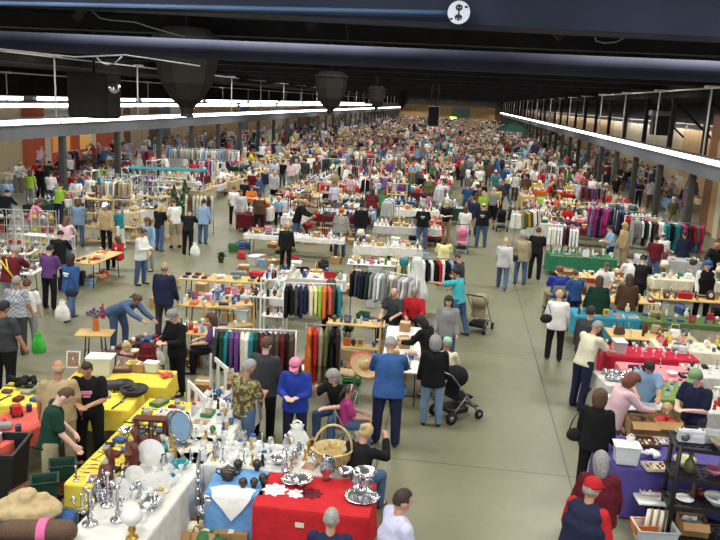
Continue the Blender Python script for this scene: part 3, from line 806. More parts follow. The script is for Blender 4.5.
kind('book', 'book', [('cover', MB().box((0,0,.018),(.16,.22,.036),'matte'), None), ('pages', MB().box((.004,0,.018),(.16,.212,.03),'paper'), None)], .13, .036, ('red', 'navy', 'green', 'brown', 'cream', 'blue', 'maroon', 'yellow', 'black'), 'hardback book')
kind('book_stack', 'books', [('book', MB().box((0,0,.02),(.17,.23,.04),'matte'), None, 'maroon'), ('book', MB().box((.01,0,.058),(.15,.21,.034),'matte'), None, 'cream'), ('book', MB().box((-.01,.01,.092),(.15,.2,.03),'matte'), None, None)], .14, .11, ('blue', 'green', 'red', 'white'), 'stack of books')
def carton(flaps=True):
    b = MB(); W, D, H, t = .36, .28, .2, .006
    b.box((0,0,t/2),(W,D,t),'card')
    for s_ in (-1, 1): b.box((s_*(W/2),0,H/2),(t,D,H),'card'); b.box((0,s_*(D/2),H/2),(W,t,H),'card')
    out = [('box_body', b, None)]
    for s_ in (-1, 1):
        m = Matrix.Translation((0, s_*D/2, H)) @ Matrix.Rotation(s_*-R(35), 4, 'X')
        out.append(('flap', MB().box((0, s_*.06, 0), (W*.96, .12, .005), 'card', m), None))
    out.append(('contents', MB().ell((-.07,.02,.14),(.08,.09,.07),'matte').ell((.08,-.03,.13),(.08,.08,.06),'matte').box((.02,.07,.14),(.1,.06,.1),'matte'), None))
    return out
kind('cardboard_box', 'box', carton(), .22, .22, ('white', 'blue', 'red', 'cream', 'green', 'brown'), 'open carton')
kind('closed_box', 'box', MB().box((0,0,.1),(.32,.24,.2),'card',bev=.004).box((0,0,.201),(.05,.24,.002),'paper'), .2, .2, ('tan',), 'taped brown carton')
kind('game_box', 'box', MB().box((0,0,.03),(.28,.2,.06),'matte',bev=.003).box((0,0,.061),(.2,.12,.002),'print'), .17, .06, ('red', 'blue', 'yellow', 'white', 'green', 'orange', 'purple'), 'flat printed box')
kind('toy_box', 'box', MB().box((0,0,.09),(.16,.08,.18),'matte',bev=.003).box((0,-.0405,.1),(.11,.002,.11),'print'), .1, .18, ('pink', 'red', 'blue', 'yellow', 'white', 'orange'), 'upright printed carton')
def bin_():
    b = MB(); b.lathe([(.5,0),(.52,.01),(.6,.9),(.62,.92),(.62,1.0),(.585,1.0),(.56,.9),(.48,.06),(.001,.05)], 'glass', 4, Matrix.Diagonal((.36,.27,.24,1)) @ Matrix.Rotation(PI/4, 4, 'Z'), False)
    return [('tub', b, None), ('lid', MB().box((0,0,.25),(.34,.25,.018),'matte',bev=.005), None, 'white'), ('contents', MB().box((0,0,.09),(.24,.17,.15),'matte',bev=.02), None)]
kind('storage_tub', 'tub', bin_(), .2, .26, ('pale yellow', 'white', 'light blue', 'pale pink'), 'lidded plastic tub')
def basin(mat):
    return MB().lathe([(.5,0),(.52,.01),(.62,.95),(.66,.95),(.66,1.0),(.6,1.0),(.56,.9),(.48,.06),(.001,.05)], mat, 4, Matrix.Diagonal((.40,.28,.17,1)) @ Matrix.Rotation(PI/4, 4, 'Z'), False)
kind('plastic_crate', 'crate', basin('matte'), .22, .17, ('blue', 'grey', 'green', 'red', 'white', 'black', 'light blue'), 'plastic crate')
def frame_():
    f = MB(); W, H = .22, .28
    for s_ in (-1, 1): f.box((s_*W/2,0,H/2),(.025,.02,H+.025),'woodtint'); f.box((0,0,H/2+s_*H/2),(W,.02,.025),'woodtint')
    m = Matrix.Translation((0,0,.013)) @ rotx(R(-14))
    return [('frame', f, m), ('picture', MB().box((0,0,H/2),(W,.008,H),'print'), m), ('stand', MB().box((0,.075,.09),(.02,.006,.19),'woodtint',rotx(R(20))), None)]
kind('picture_frame', 'picture frame', frame_(), .15, .29, ('gold', 'wood', 'black', 'white', 'dark wood'), 'standing picture frame')
kind('table_lamp', 'lamp', [('base', L_([(.07,0),(.07,.015),(.02,.03),(.05,.1),(.055,.15),(.015,.22),(.012,.3)]), None), ('lamp_shade', L_([(.15,.28),(.09,.46),(.087,.46),(.146,.28)], 'matte', 18), None, 'cream')], .15, .46, ('white', 'blue', 'gold', 'brown', 'green'), 'table lamp with cream shade')
def basket():
    b = MB().lathe([(.1,0),(.12,.01),(.15,.06),(.155,.12),(.165,.125),(.15,.13),(.14,.06),(.11,.02),(.001,.015)], 'wick', 18)
    return [('basket_body', b, None), ('handle', MB().tube([(.15*math.cos(PI*i/10),0,.12+.2*math.sin(PI*i/10)) for i in range(11)], .01, 'wick', 6), None)]
kind('wicker_basket', 'basket', basket(), .17, .33, ('tan',), 'hooped wicker basket')
def doll():
    b = MB(); b.ell((0,0,.2),(.032,.035,.038),'skin'); b.cap((-.03,0,.14),.012,(-.075,-.02,.08),.01,'skin',8); b.cap((.03,0,.14),.012,(.075,-.02,.08),.01,'skin',8)
    b.cap((-.02,0,.05),.014,(-.025,-.03,.0),.012,'skin',8); b.cap((.02,0,.05),.014,(.025,-.03,0),.012,'skin',8)
    return [('body', b, Matrix.Translation((0,0,.012)), 's1'), ('dress', L_([(.06,.04),(.045,.09),(.03,.14),(.02,.17)], 'cloth', 12), None), ('hair', MB().ell((0,.012,.225),(.036,.038,.036),'hair'), None, 'blond')]
kind('doll', 'doll', doll(), .09, .25, ('pink', 'red', 'white', 'light blue', 'yellow', 'purple'), 'small dressed doll')
def teddy():
    b = MB(); b.ell((0,0,.07),(.06,.05,.07),'cloth').ell((0,-.005,.165),(.048,.045,.045),'cloth').ell((0,-.045,.155),(.02,.018,.016),'cloth')
    for s_ in (-1, 1): b.ell((s_*.038,0,.205),(.017,.01,.017),'cloth').cap((s_*.05,0,.11),.02,(s_*.085,-.03,.07),.018,'cloth',8).cap((s_*.035,-.03,.03),.026,(s_*.05,-.10,.026),.024,'cloth',8)
    return b
kind('teddy_bear', 'soft toy', teddy(), .1, .22, ('brown', 'tan', 'white', 'pink', 'cream'), 'sitting teddy bear')
def figurine():
    return L_([(.04,0),(.042,.01),(.03,.03),(.035,.07),(.02,.11),(.026,.13),(.03,.15),(.022,.175),(.012,.185),(.002,.2)], 'gloss', 10, sx=1, sy=.8).cap((.02,0,.13),.009,(.05,-.01,.1),.008,'gloss',6)
kind('figurine', 'figurine', figurine(), .055, .2, WARE+('gold', 'red', 'black'), 'small figurine')
def radio():
    return [('case', MB().box((0,0,.075),(.3,.1,.15),'matte',bev=.012), None), ('speaker_grille', MB().lathe([(.05,0),(.052,.006),(.02,.008)],'steel',14,Matrix.Translation((-.08,-.05,.075)) @ rotx(R(90))), None), ('dial', MB().box((.06,-.052,.095),(.12,.006,.04),'paper'), None), ('handle', MB().tube([(-.12,0,.15),(-.11,0,.19),(.11,0,.19),(.12,0,.15)], .007, 'darksteel', 6), None)]
kind('radio', 'radio', radio(), .17, .19, ('black', 'grey', 'silver', 'brown', 'red'), 'portable radio')
kind('mantel_clock', 'clock', [('case', MB().box((0,0,.07),(.2,.08,.14),'woodtint',bev=.01).lathe([(.1,-.04),(.1,.04)],'woodtint',20,Matrix.Translation((0,0,.14)) @ rotx(R(90))), None), ('clock_face', MB().lathe([(.06,0),(.06,.004)],'paper',20,Matrix.Translation((0,-.042,.12)) @ rotx(R(90))), None)], .12, .24, ('wood', 'dark wood', 'brown'), 'wooden mantel clock')
def truck():
    b = MB().box((0,.0,.06),(.1,.24,.05),'matte',bev=.008).box((0,-.08,.11),(.09,.08,.06),'matte',bev=.01)
    out = [('truck_body', b, None)]
    for x in (-.05, .05):
        for y in (-.08, .08): out.append(('wheel', MB().cyl((x-.012,y,.03),(x+.012,y,.03),.03,.03,'rubber',12,False), None))
    return out
kind('toy_truck', 'toy', truck(), .14, .14, ('red', 'yellow', 'blue', 'green', 'orange'), 'toy truck')
def toolbox():
    return [('box_body', MB().box((0,0,.07),(.4,.18,.14),'matte',bev=.01), None), ('lid', MB().box((0,0,.16),(.4,.18,.04),'matte',bev=.01,taper=.8), None), ('handle', MB().tube([(-.09,0,.18),(-.08,0,.22),(.08,0,.22),(.09,0,.18)], .01, 'darksteel', 6), None)]
kind('toolbox', 'toolbox', toolbox(), .22, .22, ('red', 'grey', 'black', 'blue'), 'metal toolbox')
def purse():
    return [('bag_body', MB().box((0,0,.11),(.28,.1,.2),'matte',bev=.03,taper=.8), None), ('strap', MB().tube([(-.09,0,.2),(-.07,0,.32),(.07,0,.32),(.09,0,.2)], .008, 'matte', 6), None)]
kind('purse', 'bag', purse(), .16, .32, ('black', 'brown', 'red', 'tan', 'white', 'pink'), 'handbag')
def cloth_pile():
    b = MB()
    for i in range(4): b.box((rnd.uniform(-.01,.01),rnd.uniform(-.01,.01),.02+i*.036),(.3,.24,.034),'cloth',bev=.015)
    return b
kind('folded_clothes', 'clothes', cloth_pile(), .2, .15, ('blue', 'white', 'red', 'grey', 'pink', 'green', 'navy', 'denim', 'cream'), 'pile of folded clothes')
def heap():
    b = MB(); r_ = random.Random(3)
    for i in range(7):
        a = r_.random()*6.3; q = r_.random()*.13
        b.cap((q*math.cos(a), q*math.sin(a), .03+r_.random()*.03), .035, (q*math.cos(a)+r_.uniform(-.12,.12), q*math.sin(a)+r_.uniform(-.1,.1), .04+r_.random()*.04), .028, 'cloth')
    return bake(b, 'crumpled_cloth', .014, 3, .6, 'cloth')
kind('crumpled_cloth', 'clothes', [('crumpled_cloth', heap(), None)], .2, .11, ('red', 'blue', 'white', 'purple', 'teal', 'tan', 'pink', 'navy', 'black', 'orange'), 'crumpled garment')
kind('shoe_pair', 'shoes', [('shoe', MB().cap((s_*.055,.07,.035),.034,(s_*.055,-.09,.028),.03,'matte',10).cap((s_*.055,.07,.06),.033,(s_*.055,.05,.05),.03,'matte',10), None) for s_ in (-1, 1)], .13, .09, ('black', 'brown', 'white', 'red', 'tan'), 'pair of shoes')
def plant():
    f = MB(); r_ = random.Random(5)
    for i in range(60):
        a = r_.random()*6.3; el = r_.uniform(.2,1.4); L = r_.uniform(.1,.2)
        d = Vector((math.cos(a)*math.cos(el), math.sin(a)*math.cos(el), math.sin(el)))
        s_ = d.cross(Vector((0,0,1))).normalized()*.02; o = Vector((0,0,.14)); m = o+d*L*.55; t_ = o+d*L+Vector((0,0,-.03))
        f.add([o, m+s_, t_, m-s_], [(0,1,2,3)], 'leaf', False)
    return [('pot', L_([(.06,0),(.085,.13),(.09,.13),(.09,.15),(.075,.15),(.07,.12),(.001,.12)]), None), ('foliage', f, None)]
kind('potted_plant', 'plant', plant(), .17, .34, ('orange', 'white', 'brown', 'green'), 'leafy plant in a pot')
def flowers():
    f = MB(); r_ = random.Random(9); h = MB()
    for i in range(22):
        a = r_.random()*6.3; el = r_.uniform(.5,1.5); L = r_.uniform(.12,.2)
        d = Vector((math.cos(a)*math.cos(el), math.sin(a)*math.cos(el), math.sin(el))); o = Vector((0,0,.2))
        f.cyl(o, o+d*L, .003, .003, 'leaf', 4); h.ell(o+d*L, (.028,.028,.02), 'matte', 8, 5)
    return [('vase', L_([(.05,0),(.055,.01),(.04,.12),(.05,.2),(.044,.2),(.03,.1),(.001,.05)]), None, 'orange'), ('stems', f, None), ('blossoms', h, None)]
kind('flower_vase', 'flowers', flowers(), .17, .42, ('orange', 'purple', 'red'), 'vase of flowers')
kind('hat', 'hat', L_([(.17,0),(.17,.008),(.09,.02),(.085,.09),(.06,.115),(.002,.12)], 'cloth', 18), .17, .12, ('tan', 'black', 'white', 'pink', 'brown'), 'brimmed hat')
def cutlery():
    b = MB().box((0,.05,.004),(.012,.1,.006),'darksteel').box((0,-.04,.004),(.016,.09,.003),'silver'); return b
kind('table_knife', 'knife', cutlery(), .05, .008, ('black',), 'black-handled knife')
kind('long_tool', 'tool', MB().cyl((0,-.16,.012),(0,.12,.012),.011,.011,'darksteel',8).box((0,.15,.015),(.05,.07,.022),'steel'), .08, .03, ('steel',) if 0 else ('grey',), 'long steel hand tool')
kind('small_case', 'case', MB().box((0,0,.03),(.18,.12,.06),'matte',bev=.01), .1, .06, ('black', 'brown', 'blue', 'maroon', 'grey'), 'small flat case')
kind('papers', 'papers', MB().box((0,0,.006),(.22,.28,.012),'paper').box((.02,.01,.0135),(.2,.26,.003),'print'), .17, .015, ('white',), 'stack of printed sheets')
kind('ornament', 'ornament', L_([(.03,0),(.03,.02),(.055,.06),(.05,.1),(.02,.13),(.001,.135)], 'gloss', 12), .055, .135, ('red', 'green', 'blue', 'gold', 'white', 'cream', 'brown', 'light grey', 'tan', 'maroon'), 'rounded ornament')
kind('tray_of_trinkets', 'tray', [('tray', MB().box((0,0,.01),(.36,.26,.02),'matte').box((0,.13,.025),(.36,.01,.05),'matte').box((0,-.13,.025),(.36,.01,.05),'matte').box((.18,0,.025),(.01,.26,.05),'matte').box((-.18,0,.025),(.01,.26,.05),'matte'), None)]+
     [('trinket', MB().ell((-.12+.08*(i%4), -.07+.07*(i//4), .035), (.026,.022,.02), 'gloss', 8, 5), None, ('gold','white','red','silver','blue','cream','green','brown','pink')[i%9]) for i in range(12)], .22, .06, ('black', 'brown', 'white', 'navy'), 'tray of trinkets')
def stand_mirror():
    return [('mirror_frame', MB().tube([(.15*math.cos(2*PI*i/20),0,.26+.2*math.sin(2*PI*i/20)) for i in range(20)], .016, 'silver', 6, True), None), ('mirror_glass', MB().lathe([(.15,0),(.15,.004)],'gloss',24,Matrix.Translation((0,0,.26)) @ rotx(R(90)) @ Matrix.Diagonal((1,1.33,1,1)),False), None, 'light blue'), ('foot', MB().box((0,.02,.01),(.22,.14,.02),'silver'), None)]
kind('mirror', 'mirror', stand_mirror(), .18, .47, ('silver',), 'oval silver-framed mirror')
def glass_plate():
    return MB().lathe([(.16,0),(.165,.01),(.06,.03),(.001,.03)], 'glass', 24, rotx(R(75)) , False)
kind('lamp_globe', 'lamp', [('base', L_([(.07,0),(.06,.02),(.02,.04),(.045,.1),(.03,.16)], 'brass', 12), None), ('globe', L_([(.05,.16),(.11,.22),(.12,.28),(.08,.35),(.05,.37)], 'gloss', 16), None, 'white')], .12, .37, ('gold',), 'oil lamp with white glass globe')

# ------------------------------------------------------------------ tables, racks, shelves, chairs
def table_parts(L, W, top='whitepaint', H=.75, n=2):
    p = [('tabletop', MB().box((0,0,H-.02),(L,W,.035),top,bev=.008).mesh('tabletop'), None)]
    for sx in (-1, 1):
        for sy in (-1, 1): p.append(('leg', MB().cyl((sx*(L/2-.18), sy*(W/2-.08), 0), (sx*(L/2-.22), sy*(W/2-.1), H-.03), .014, .014, 'darksteel', 6).mesh('leg'), None))
        p.append(('leg_brace', MB().cyl((sx*(L/2-.19), -(W/2-.09), .2), (sx*(L/2-.19), (W/2-.09), .2), .01, .01, 'darksteel', 6).mesh('leg_brace'), None))
    return p
def drape(L, W, drop, H=.76, seed=0, name='tablecloth'):
    """cloth over a table: flat top and a rippled skirt"""
    r_ = random.Random(seed); mb = MB(); per = []
    nx, ny = max(6, int(L/.1)), max(4, int(W/.1))
    for i in range(nx): per.append((-L/2+L*i/nx, -W/2, 0, -1))
    for i in range(ny): per.append((L/2, -W/2+W*i/ny, 1, 0))
    for i in range(nx): per.append((L/2-L*i/nx, W/2, 0, 1))
    for i in range(ny): per.append((-L/2, W/2-W*i/ny, -1, 0))
    n = len(per); vs = []; ph = r_.random()*6
    drops = (0, .02, .1, .45, .8, 1.0)
    for k, d in enumerate(drops):
        for i, (x, y, nx_, ny_) in enumerate(per):
            a = (.012 if d > 0 else 0)+d*(.035+.022*math.sin(i*1.9+ph)+.012*math.sin(i*.7+ph*2))
            hem = drop*(1+.05*math.sin(i*.9+ph)) if d > .9 else drop
            vs.append((x+nx_*a, y+ny_*a, H-(0 if d == 0 else max(.006, d*hem))))
    fs = [tuple(range(n))]
    for k in range(len(drops)-1):
        for i in range(n):
            j = (i+1) % n; fs.append((k*n+j, k*n+i, k*n+n+i, k*n+n+j))
    mb.add(vs, fs, 'cloth', True)
    me = mb.mesh(name); me.polygons[0].use_smooth = False
    return me
PAL['clothwhite'] = (208,207,201)
class Table:
    def __init__(s, cx, cy, rot, L, W, H, phrase): s.c = Vector((cx, cy, 0)); s.rot = rot; s.L = L; s.W = W; s.H = H; s.phrase = phrase; s.M = Matrix.Translation((cx, cy, 0)) @ Matrix.Rotation(rot, 4, 'Z')
    def pt(s, u, v): return s.M @ Vector((u, v, s.H))
TABLES = []
_tabcache = {}
def tlabel(ph):
    q = ph.replace('the ', '', 1)
    return q if len(q.split()) > 3 else q+' standing on the floor'
def make_table(cx, cy, rot, L=1.83, W=.76, top='whitepaint', cloth=None, drop=.35, phrase='', label=None, H=.75, group=None, clabel=None, cgroup=None):
    key = (round(L, 1), round(W, 1), top, H)
    if key not in _tabcache: _tabcache[key] = Kind('folding_table', 'table', table_parts(L, W, top, H))
    _tabcache[key].put((cx, cy, 0), rot, 1, None, label or tlabel(phrase), group)
    if cloth:
        ck = (round(L, 1), round(W, 1), round(drop, 1), H, rnd.randrange(3))
        if ck not in _tabcache: _tabcache[ck] = drape(L+.02, W+.02, drop, H+.012, ck[-1])
        o = O('tablecloth', _tabcache[ck], None, (cx, cy, 0), (0, 0, rot), None, cloth)
        tag(o, clabel or ((cloth if isinstance(cloth, str) else 'patterned')+' tablecloth draped on '+phrase), 'tablecloth', cgroup)
    t = Table(cx, cy, rot, L, W, H+(.014 if cloth else 0), phrase); TABLES.append(t); return t
ALLK = [n_ for n_ in K if K[n_].r < .18]
NK = {}
GOODS = []    # (object, colour, noun, table phrase, neighbour)
def fill(t, kinds, n=20, seed=0, cell=.2, keep=.9, margin=.03, zmul=1.0, smin=.85, smax=1.1, nolabelgroup=False):
    """set goods out on a table in a loose grid without overlaps"""
    r_ = random.Random(seed*13+5); cx = max(1, int((t.L-2*margin)/cell)); cy = max(1, int((t.W-2*margin)/cell))
    cw, ch = (t.L-2*margin)/cx, (t.W-2*margin)/cy; cells = [(i, j) for j in range(cy) for i in range(cx)]; taken = set(); out = []; r_.shuffle(cells)
    cnt = 0
    for (i, j) in cells:
        if cnt >= n: break
        if (i, j) in taken or r_.random() > keep: continue
        k = K[r_.choice(kinds)]
        for _ in range(6):
            if NK.get(k.name, 0) < 285: break
            k = K[r_.choice(ALLK)]
        sc = r_.uniform(smin, smax)
        # footprint in cells
        need = max(1, math.ceil((2*k.r*sc*.86)/min(cw, ch)))
        blk = [(i+a, j+b) for a in range(need) for b in range(need)]
        if any(q in taken or q[0] >= cx or q[1] >= cy for q in blk):
            sm = [q_ for q_ in kinds if K[q_].r <= .1 and NK.get(q_, 0) < 285] or [q_ for q_ in ('mug', 'figurine', 'ornament', 'bottle', 'glass_jar', 'goblet', 'small_case', 'vase', 'candlestick', 'toy_box') if NK.get(q_, 0) < 285] or ['mantel_clock']
            k = K[r_.choice(sm)]; blk = [(i, j)]; sc = min(sc, .9*min(1, min(cw,ch)/(2*k.r*.86)+.15))
        taken.update(blk)
        mi_ = sum(b[0] for b in blk)/len(blk); mj = sum(b[1] for b in blk)/len(blk)
        jx = max(0, cw*math.sqrt(len(blk))/2-k.r*sc)*.7
        u = -t.L/2+margin+(mi_+.5)*cw+r_.uniform(-jx, jx); v_ = -t.W/2+margin+(mj+.5)*ch+r_.uniform(-jx, jx)
        col = r_.choice(k.cols); p = t.pt(u, v_)
        ang = t.rot+r_.choice((0, 0, PI/2, PI))+r_.uniform(-.35, .35)
        NK[k.name] = NK.get(k.name, 0)+1
        o = k.put((p.x, p.y, t.H+.001), ang, sc, col)
        GOODS.append([o, col, k, t, u, v_]); out.append(o); cnt += 1
    return out
def put(kn, px, py, z=.77, rotz=0, scale=1, colour=None, label=None, group=None, tilt=0):
    q = P(px, py, z)
    return K[kn].put((q.x, q.y, z), rotz, scale, colour, label, group, tilt)
def label_goods():
    """each good is described by its own look, its table and the thing next to it"""
    byt = {}
    for g in GOODS: byt.setdefault(id(g[3]), []).append(g)
    base = {}
    for gs in byt.values():
        for g in gs:
            o, col, k, t, u, v_ = g
            cn = '' if any(w_ in k.noun for w_ in ('silver', 'brass', 'wicker', 'clear', 'brown', 'steel', 'black')) or k.name in ('papers', 'flower_vase') else col+' '
            if col in ('wood', 'dark wood'): cn = {'wood': 'light ', 'dark wood': 'dark '}[col] if 'wooden' in k.noun else col+' '
            if k.name == 'cardboard_box': cn = ''; 
            g.append((cn+k.noun).strip()); 
    for gs in byt.values():
        for g in gs:
            base.setdefault((g[6], g[3].phrase), []).append(g)
    used = {}
    for (n_, ph), gs in base.items():
        for g in gs:
            if len(gs) == 1: lab = '%s on %s' % (n_, ph)
            else:
                near = sorted((x for x in byt[id(g[3])] if x is not g and x[6] != n_), key=lambda x: (x[4]-g[4])**2+(x[5]-g[5])**2)
                lab = '%s beside %s on %s' % (n_, near[0][6], ph) if near else '%s on %s' % (n_, ph)
                if len(lab.split()) > 16: lab = '%s by %s, %s' % (n_, ' '.join(near[0][6].split()[:3]), ph.replace('the ', ''))
                if len(lab.split()) > 16: lab = '%s on %s' % (n_, ph)
            g.append(lab); used.setdefault(lab, []).append(g)
    for lab, gs in used.items():
        for g in gs:
            g[0]['label'] = g[7]
            g[0]['group'] = g[2].noun+' on '+g[3].phrase if len({id(x[2]) for x in gs}) == 1 else lab
# ------------------------------------------------------------------ racks, shelves, chairs, pushchairs
def garment(style):
    b = MB()
    ln = {'jacket': .62, 'shirt': .58, 'coat': .95, 'dress': 1.1, 'trousers': .85}[style]
    if style == 'trousers':
        b.box((0,0,-.10),(.30,.03,.03),'cloth',bev=.01)
        for s_ in (-1, 1): b.cap((s_*.07,0,-.13),.075,(s_*.08,0,-.1-ln),.06,'cloth')
        b2 = MB()
        for i, p in enumerate(b.v): b2.v.append((p[0], p[1]*.45, p[2]))
        b2.f, b2.m, b2.mats, b2.sm = b.f, b.m, b.mats, b.sm; b = b2
    else:
        q = MB()
        w0 = .2; w1 = .21 if style != 'dress' else .3
        q.lathe([(.03,-.03),(.1,-.05),(w0,-.12),(w0-.01,-.3),(w1-.02,-.5),(w1,-.1-ln),(w1-.02,-.105-ln)], 'cloth', 22, None, True, .04, 9, 1, .26)
        if style != 'dress':
            for s_ in (-1, 1): q.cap((s_*.17,0,-.13),.05,(s_*.24,.0,-.66),.045,'cloth')
        q2 = MB()
        for p in q.v: q2.v.append((p[0], p[1]*(1 if abs(p[0]) < .2 else .8), p[2]))
        q2.f, q2.m, q2.mats, q2.sm = q.f, q.m, q.mats, q.sm
        b = q2
        me = bake(b, 'garment_'+style, .014, 3, .45, 'cloth')
        return me
    return b.mesh('garment_'+style)
HANG = MB().tube([(0,0,-.03),(0,0,.0),(.012,0,.02),(0,0,.035),(-.014,0,.02)], .0035, 'steel', 5).tube([(-.17,0,-.11),(0,0,-.03),(.17,0,-.11)], .006, 'steel', 5).mesh('hanger')
GM = {s: garment(s) for s in ('jacket', 'shirt', 'coat', 'dress', 'trousers')}
for s, nn in (('jacket','hanging jacket'),('shirt','hanging shirt'),('coat','hanging long coat'),('dress','hanging dress'),('trousers','pair of trousers')):
    K['g_'+s] = Kind('hanging_'+s, 'clothes', [('fabric', GM[s], None), ('hanger', HANG, None)], .1, 1, ('black',), nn)
def garment_put(s, loc, rotz, col, lab, group, scale=1):
    return K['g_'+s].put(loc, rotz, scale, col, lab, group)
def rack(x0, y0, x1, y1, z, cols, styles, phrase, mat='whitepaint', n=None, seed=0, zb=0, label=None, group=None):
    """clothes rail from (x0,y0) to (x1,y1) with garments hung along it"""
    a = Vector((x0, y0, 0)); b = Vector((x1, y1, 0)); L = (b-a).length; ang = math.atan2(y1-y0, x1-x0)
    t = thing('clothes_rack', label or ('metal clothes rail, '+phrase), 'clothes rack', ((x0+x1)/2, (y0+y1)/2, zb), ang, group)
    TABLES.append(Table((x0+x1)/2, (y0+y1)/2, ang, L, .55, 0, ''))
    O('rail', MB().cyl((-L/2,0,z),(L/2,0,z),.016,.016,mat,8).mesh('rail'), t)
    for s_ in (-1, 1):
        O('post', MB().cyl((s_*L/2,0,.06),(s_*L/2,0,z+.02),.016,.016,mat,8).mesh('post'), t)
        O('foot', MB().box((s_*L/2,0,.07),(.04,.5,.03),mat).mesh('foot'), t)
        for q in (-1, 1): O('castor', MB().cyl((s_*L/2-.01,q*.22,.03),(s_*L/2+.01,q*.22,.03),.03,.03,'rubber',10).mesh('castor'), t)
    r_ = random.Random(seed); n = n or int(L/.085)
    cnt = {}
    for i in range(n):
        u = -L/2+.06+(L-.12)*i/max(1, n-1); c = cols[i] if len(cols) == n else r_.choice(cols); s_ = styles[i % len(styles)] if len(styles) > 1 else styles[0]
        if len(styles) > 1: s_ = r_.choice(styles)
        p = a.lerp(b, .5)+Vector((math.cos(ang)*u, math.sin(ang)*u, 0))
        key = (c, s_); cnt[key] = cnt.get(key, 0)+1
        garment_put(s_, (p.x, p.y, z-.018+zb), ang+PI/2+r_.uniform(-.12, .12), c, '%s %s on the %s' % (c, K['g_'+s_].noun.replace('hanging', 'hanging'), phrase), 'clothes on the '+phrase, r_.uniform(.92, 1.06))
    return t
def shelf_unit(x, y, rot, W, D, H, ns, mat, label, phrase, kinds, seed=0, back=False, n=5, cell=.16, group=None):
    t = thing('shelf_unit', label, 'shelf', (x, y, 0), rot, group)
    for sx in (-1, 1):
        for sy in (-1, 1): O('post', MB().box((sx*(W/2-.02), sy*(D/2-.02), H/2),(.035,.035,H),mat).mesh('post'), t)
    if back: O('back_panel', MB().box((0,D/2,H/2),(W,.01,H),mat).mesh('back_panel'), t)
    TABLES.append(Table(x, y, rot, W, D, 0, ''))
    zs = [.12+(H-.16)*i/(ns-1) for i in range(ns)]
    for z in zs: O('shelf', MB().box((0,0,z),(W-.04,D-.04,.025),mat).mesh('shelf'), t)
    for i, z in enumerate(zs):
        gap = (zs[1]-zs[0])-.04
        tb = Table(x, y, rot, W-.1, D-.06, z+.013, phrase)
        ks = [k for k in kinds if K[k].h < gap or i == ns-1]
        if ks: fill(tb, ks, n, seed+i, cell)
    return t
CH = {}
def chair_kind(mat, col, name):
    p = []
    p.append(('seat', MB().box((0,0,.44),(.40,.40,.035),mat,bev=.012).mesh('seat'), None))
    p.append(('backrest', MB().box((0,-.20,.73),(.40,.03,.24),mat,rotx(0),bev=.012).mesh('backrest'), None))
    for s_ in (-1, 1):
        p.append(('leg', MB().tube([(s_*.2,.19,0),(s_*.2,.02,.44),(s_*.2,-.2,.84)], .012, 'steel', 6).mesh('leg'), None))
        p.append(('leg', MB().tube([(s_*.185,-.22,0),(s_*.185,.16,.43)], .012, 'steel', 6).mesh('leg'), None))
    return Kind(name, 'chair', p, .3, .85, (col,))
CH['tan'] = chair_kind('matte', 'tan', 'folding_chair'); CH['steel'] = chair_kind('matte', 'grey', 'folding_chair')
def chair(x, y, rot, label, col='tan', group=None): return CH['tan'].put((x, y, 0), rot, 1, col, label, group)
def pushchair(x, y, rot, col, label, hood=True):
    t = thing('pushchair', label, 'pushchair', (x, y, 0), rot)
    for sx in (-1, 1):
        for yy, r_ in ((.36,.09),(-.3,.12)):
            w_ = O('wheel', MB().cyl((sx*.25-.02,yy,r_),(sx*.25+.02,yy,r_),r_,r_,'rubber',16).mesh('wheel'), t)
            O('hub', MB().cyl((sx*.25-.025,yy,r_),(sx*.25+.025,yy,r_),r_*.4,r_*.4,'steel',10).mesh('hub'), w_)
        O('frame', MB().tube([(sx*.23,.36,.1),(sx*.23,.05,.5),(sx*.24,-.35,.95),(sx*.22,-.52,1.04)], .013, 'steel', 6).tube([(sx*.23,-.3,.12),(sx*.23,.05,.5)], .012, 'steel', 6).mesh('frame'), t)
    O('handle', MB().tube([(-.22,-.52,1.04),(.22,-.52,1.04)], .018, 'rubber', 8).mesh('handle'), t)
    O('seat', MB().box((0,.08,.42),(.38,.34,.05),'cloth',bev=.02).box((0,-.12,.62),(.38,.06,.46),'cloth',rotx(R(0)),bev=.02).mesh('seat'), t, color=col)
    O('footrest', MB().box((0,.36,.2),(.3,.12,.02),'blackplastic').mesh('footrest'), t)
    O('basket', MB().box((0,-.05,.2),(.4,.4,.12),'blackplastic',bev=.02).mesh('basket'), t)
    if hood: O('hood', MB().ell((0,-.06,.82),(.23,.24,.2),'cloth',16,10).mesh('hood'), t, color=col)
    return t
def carrier(x, y, z, rot, lab, col='white', group=None, sc=1):
    b = MB().lathe([(.06,0),(.13,.03),(.15,.14),(.13,.26),(.09,.33)], 'cloth', 16, None, True, .07, 5, 1, .6)
    t = Kind('carrier_bag', 'bag', [('bag_body', CB_BODY, None), ('handle', CB_H, None)], .15, .4).put((x, y, z), rot, sc, col, lab, group)
    return t
CB_BODY = MB().lathe([(.09,0),(.135,.02),(.15,.12),(.13,.24),(.085,.33),(.05,.37),(.075,.41)], 'cloth', 20, None, True, .10, 5, 1, .6).mesh('bag_body')
CB_H = MB().tube([(-.06,0,.34),(-.04,0,.44),(0,0,.46),(.04,0,.44),(.06,0,.34)], .012, 'cloth', 6).mesh('handle')
def handbag(x, y, z, rot, col, lab, sc=1):
    return Kind('handbag', 'bag', [('bag_body', MB().ell((0,0,.0),(.17,.06,.13),'matte',16,10).mesh('bag_body'), None), ('strap', MB().tube([(-.13,0,.06),(-.08,0,.26),(0,0,.42),(.08,0,.26),(.13,0,.06)], .011, 'matte', 6).mesh('strap'), None)]).put((x, y, z), rot, sc, col, lab)
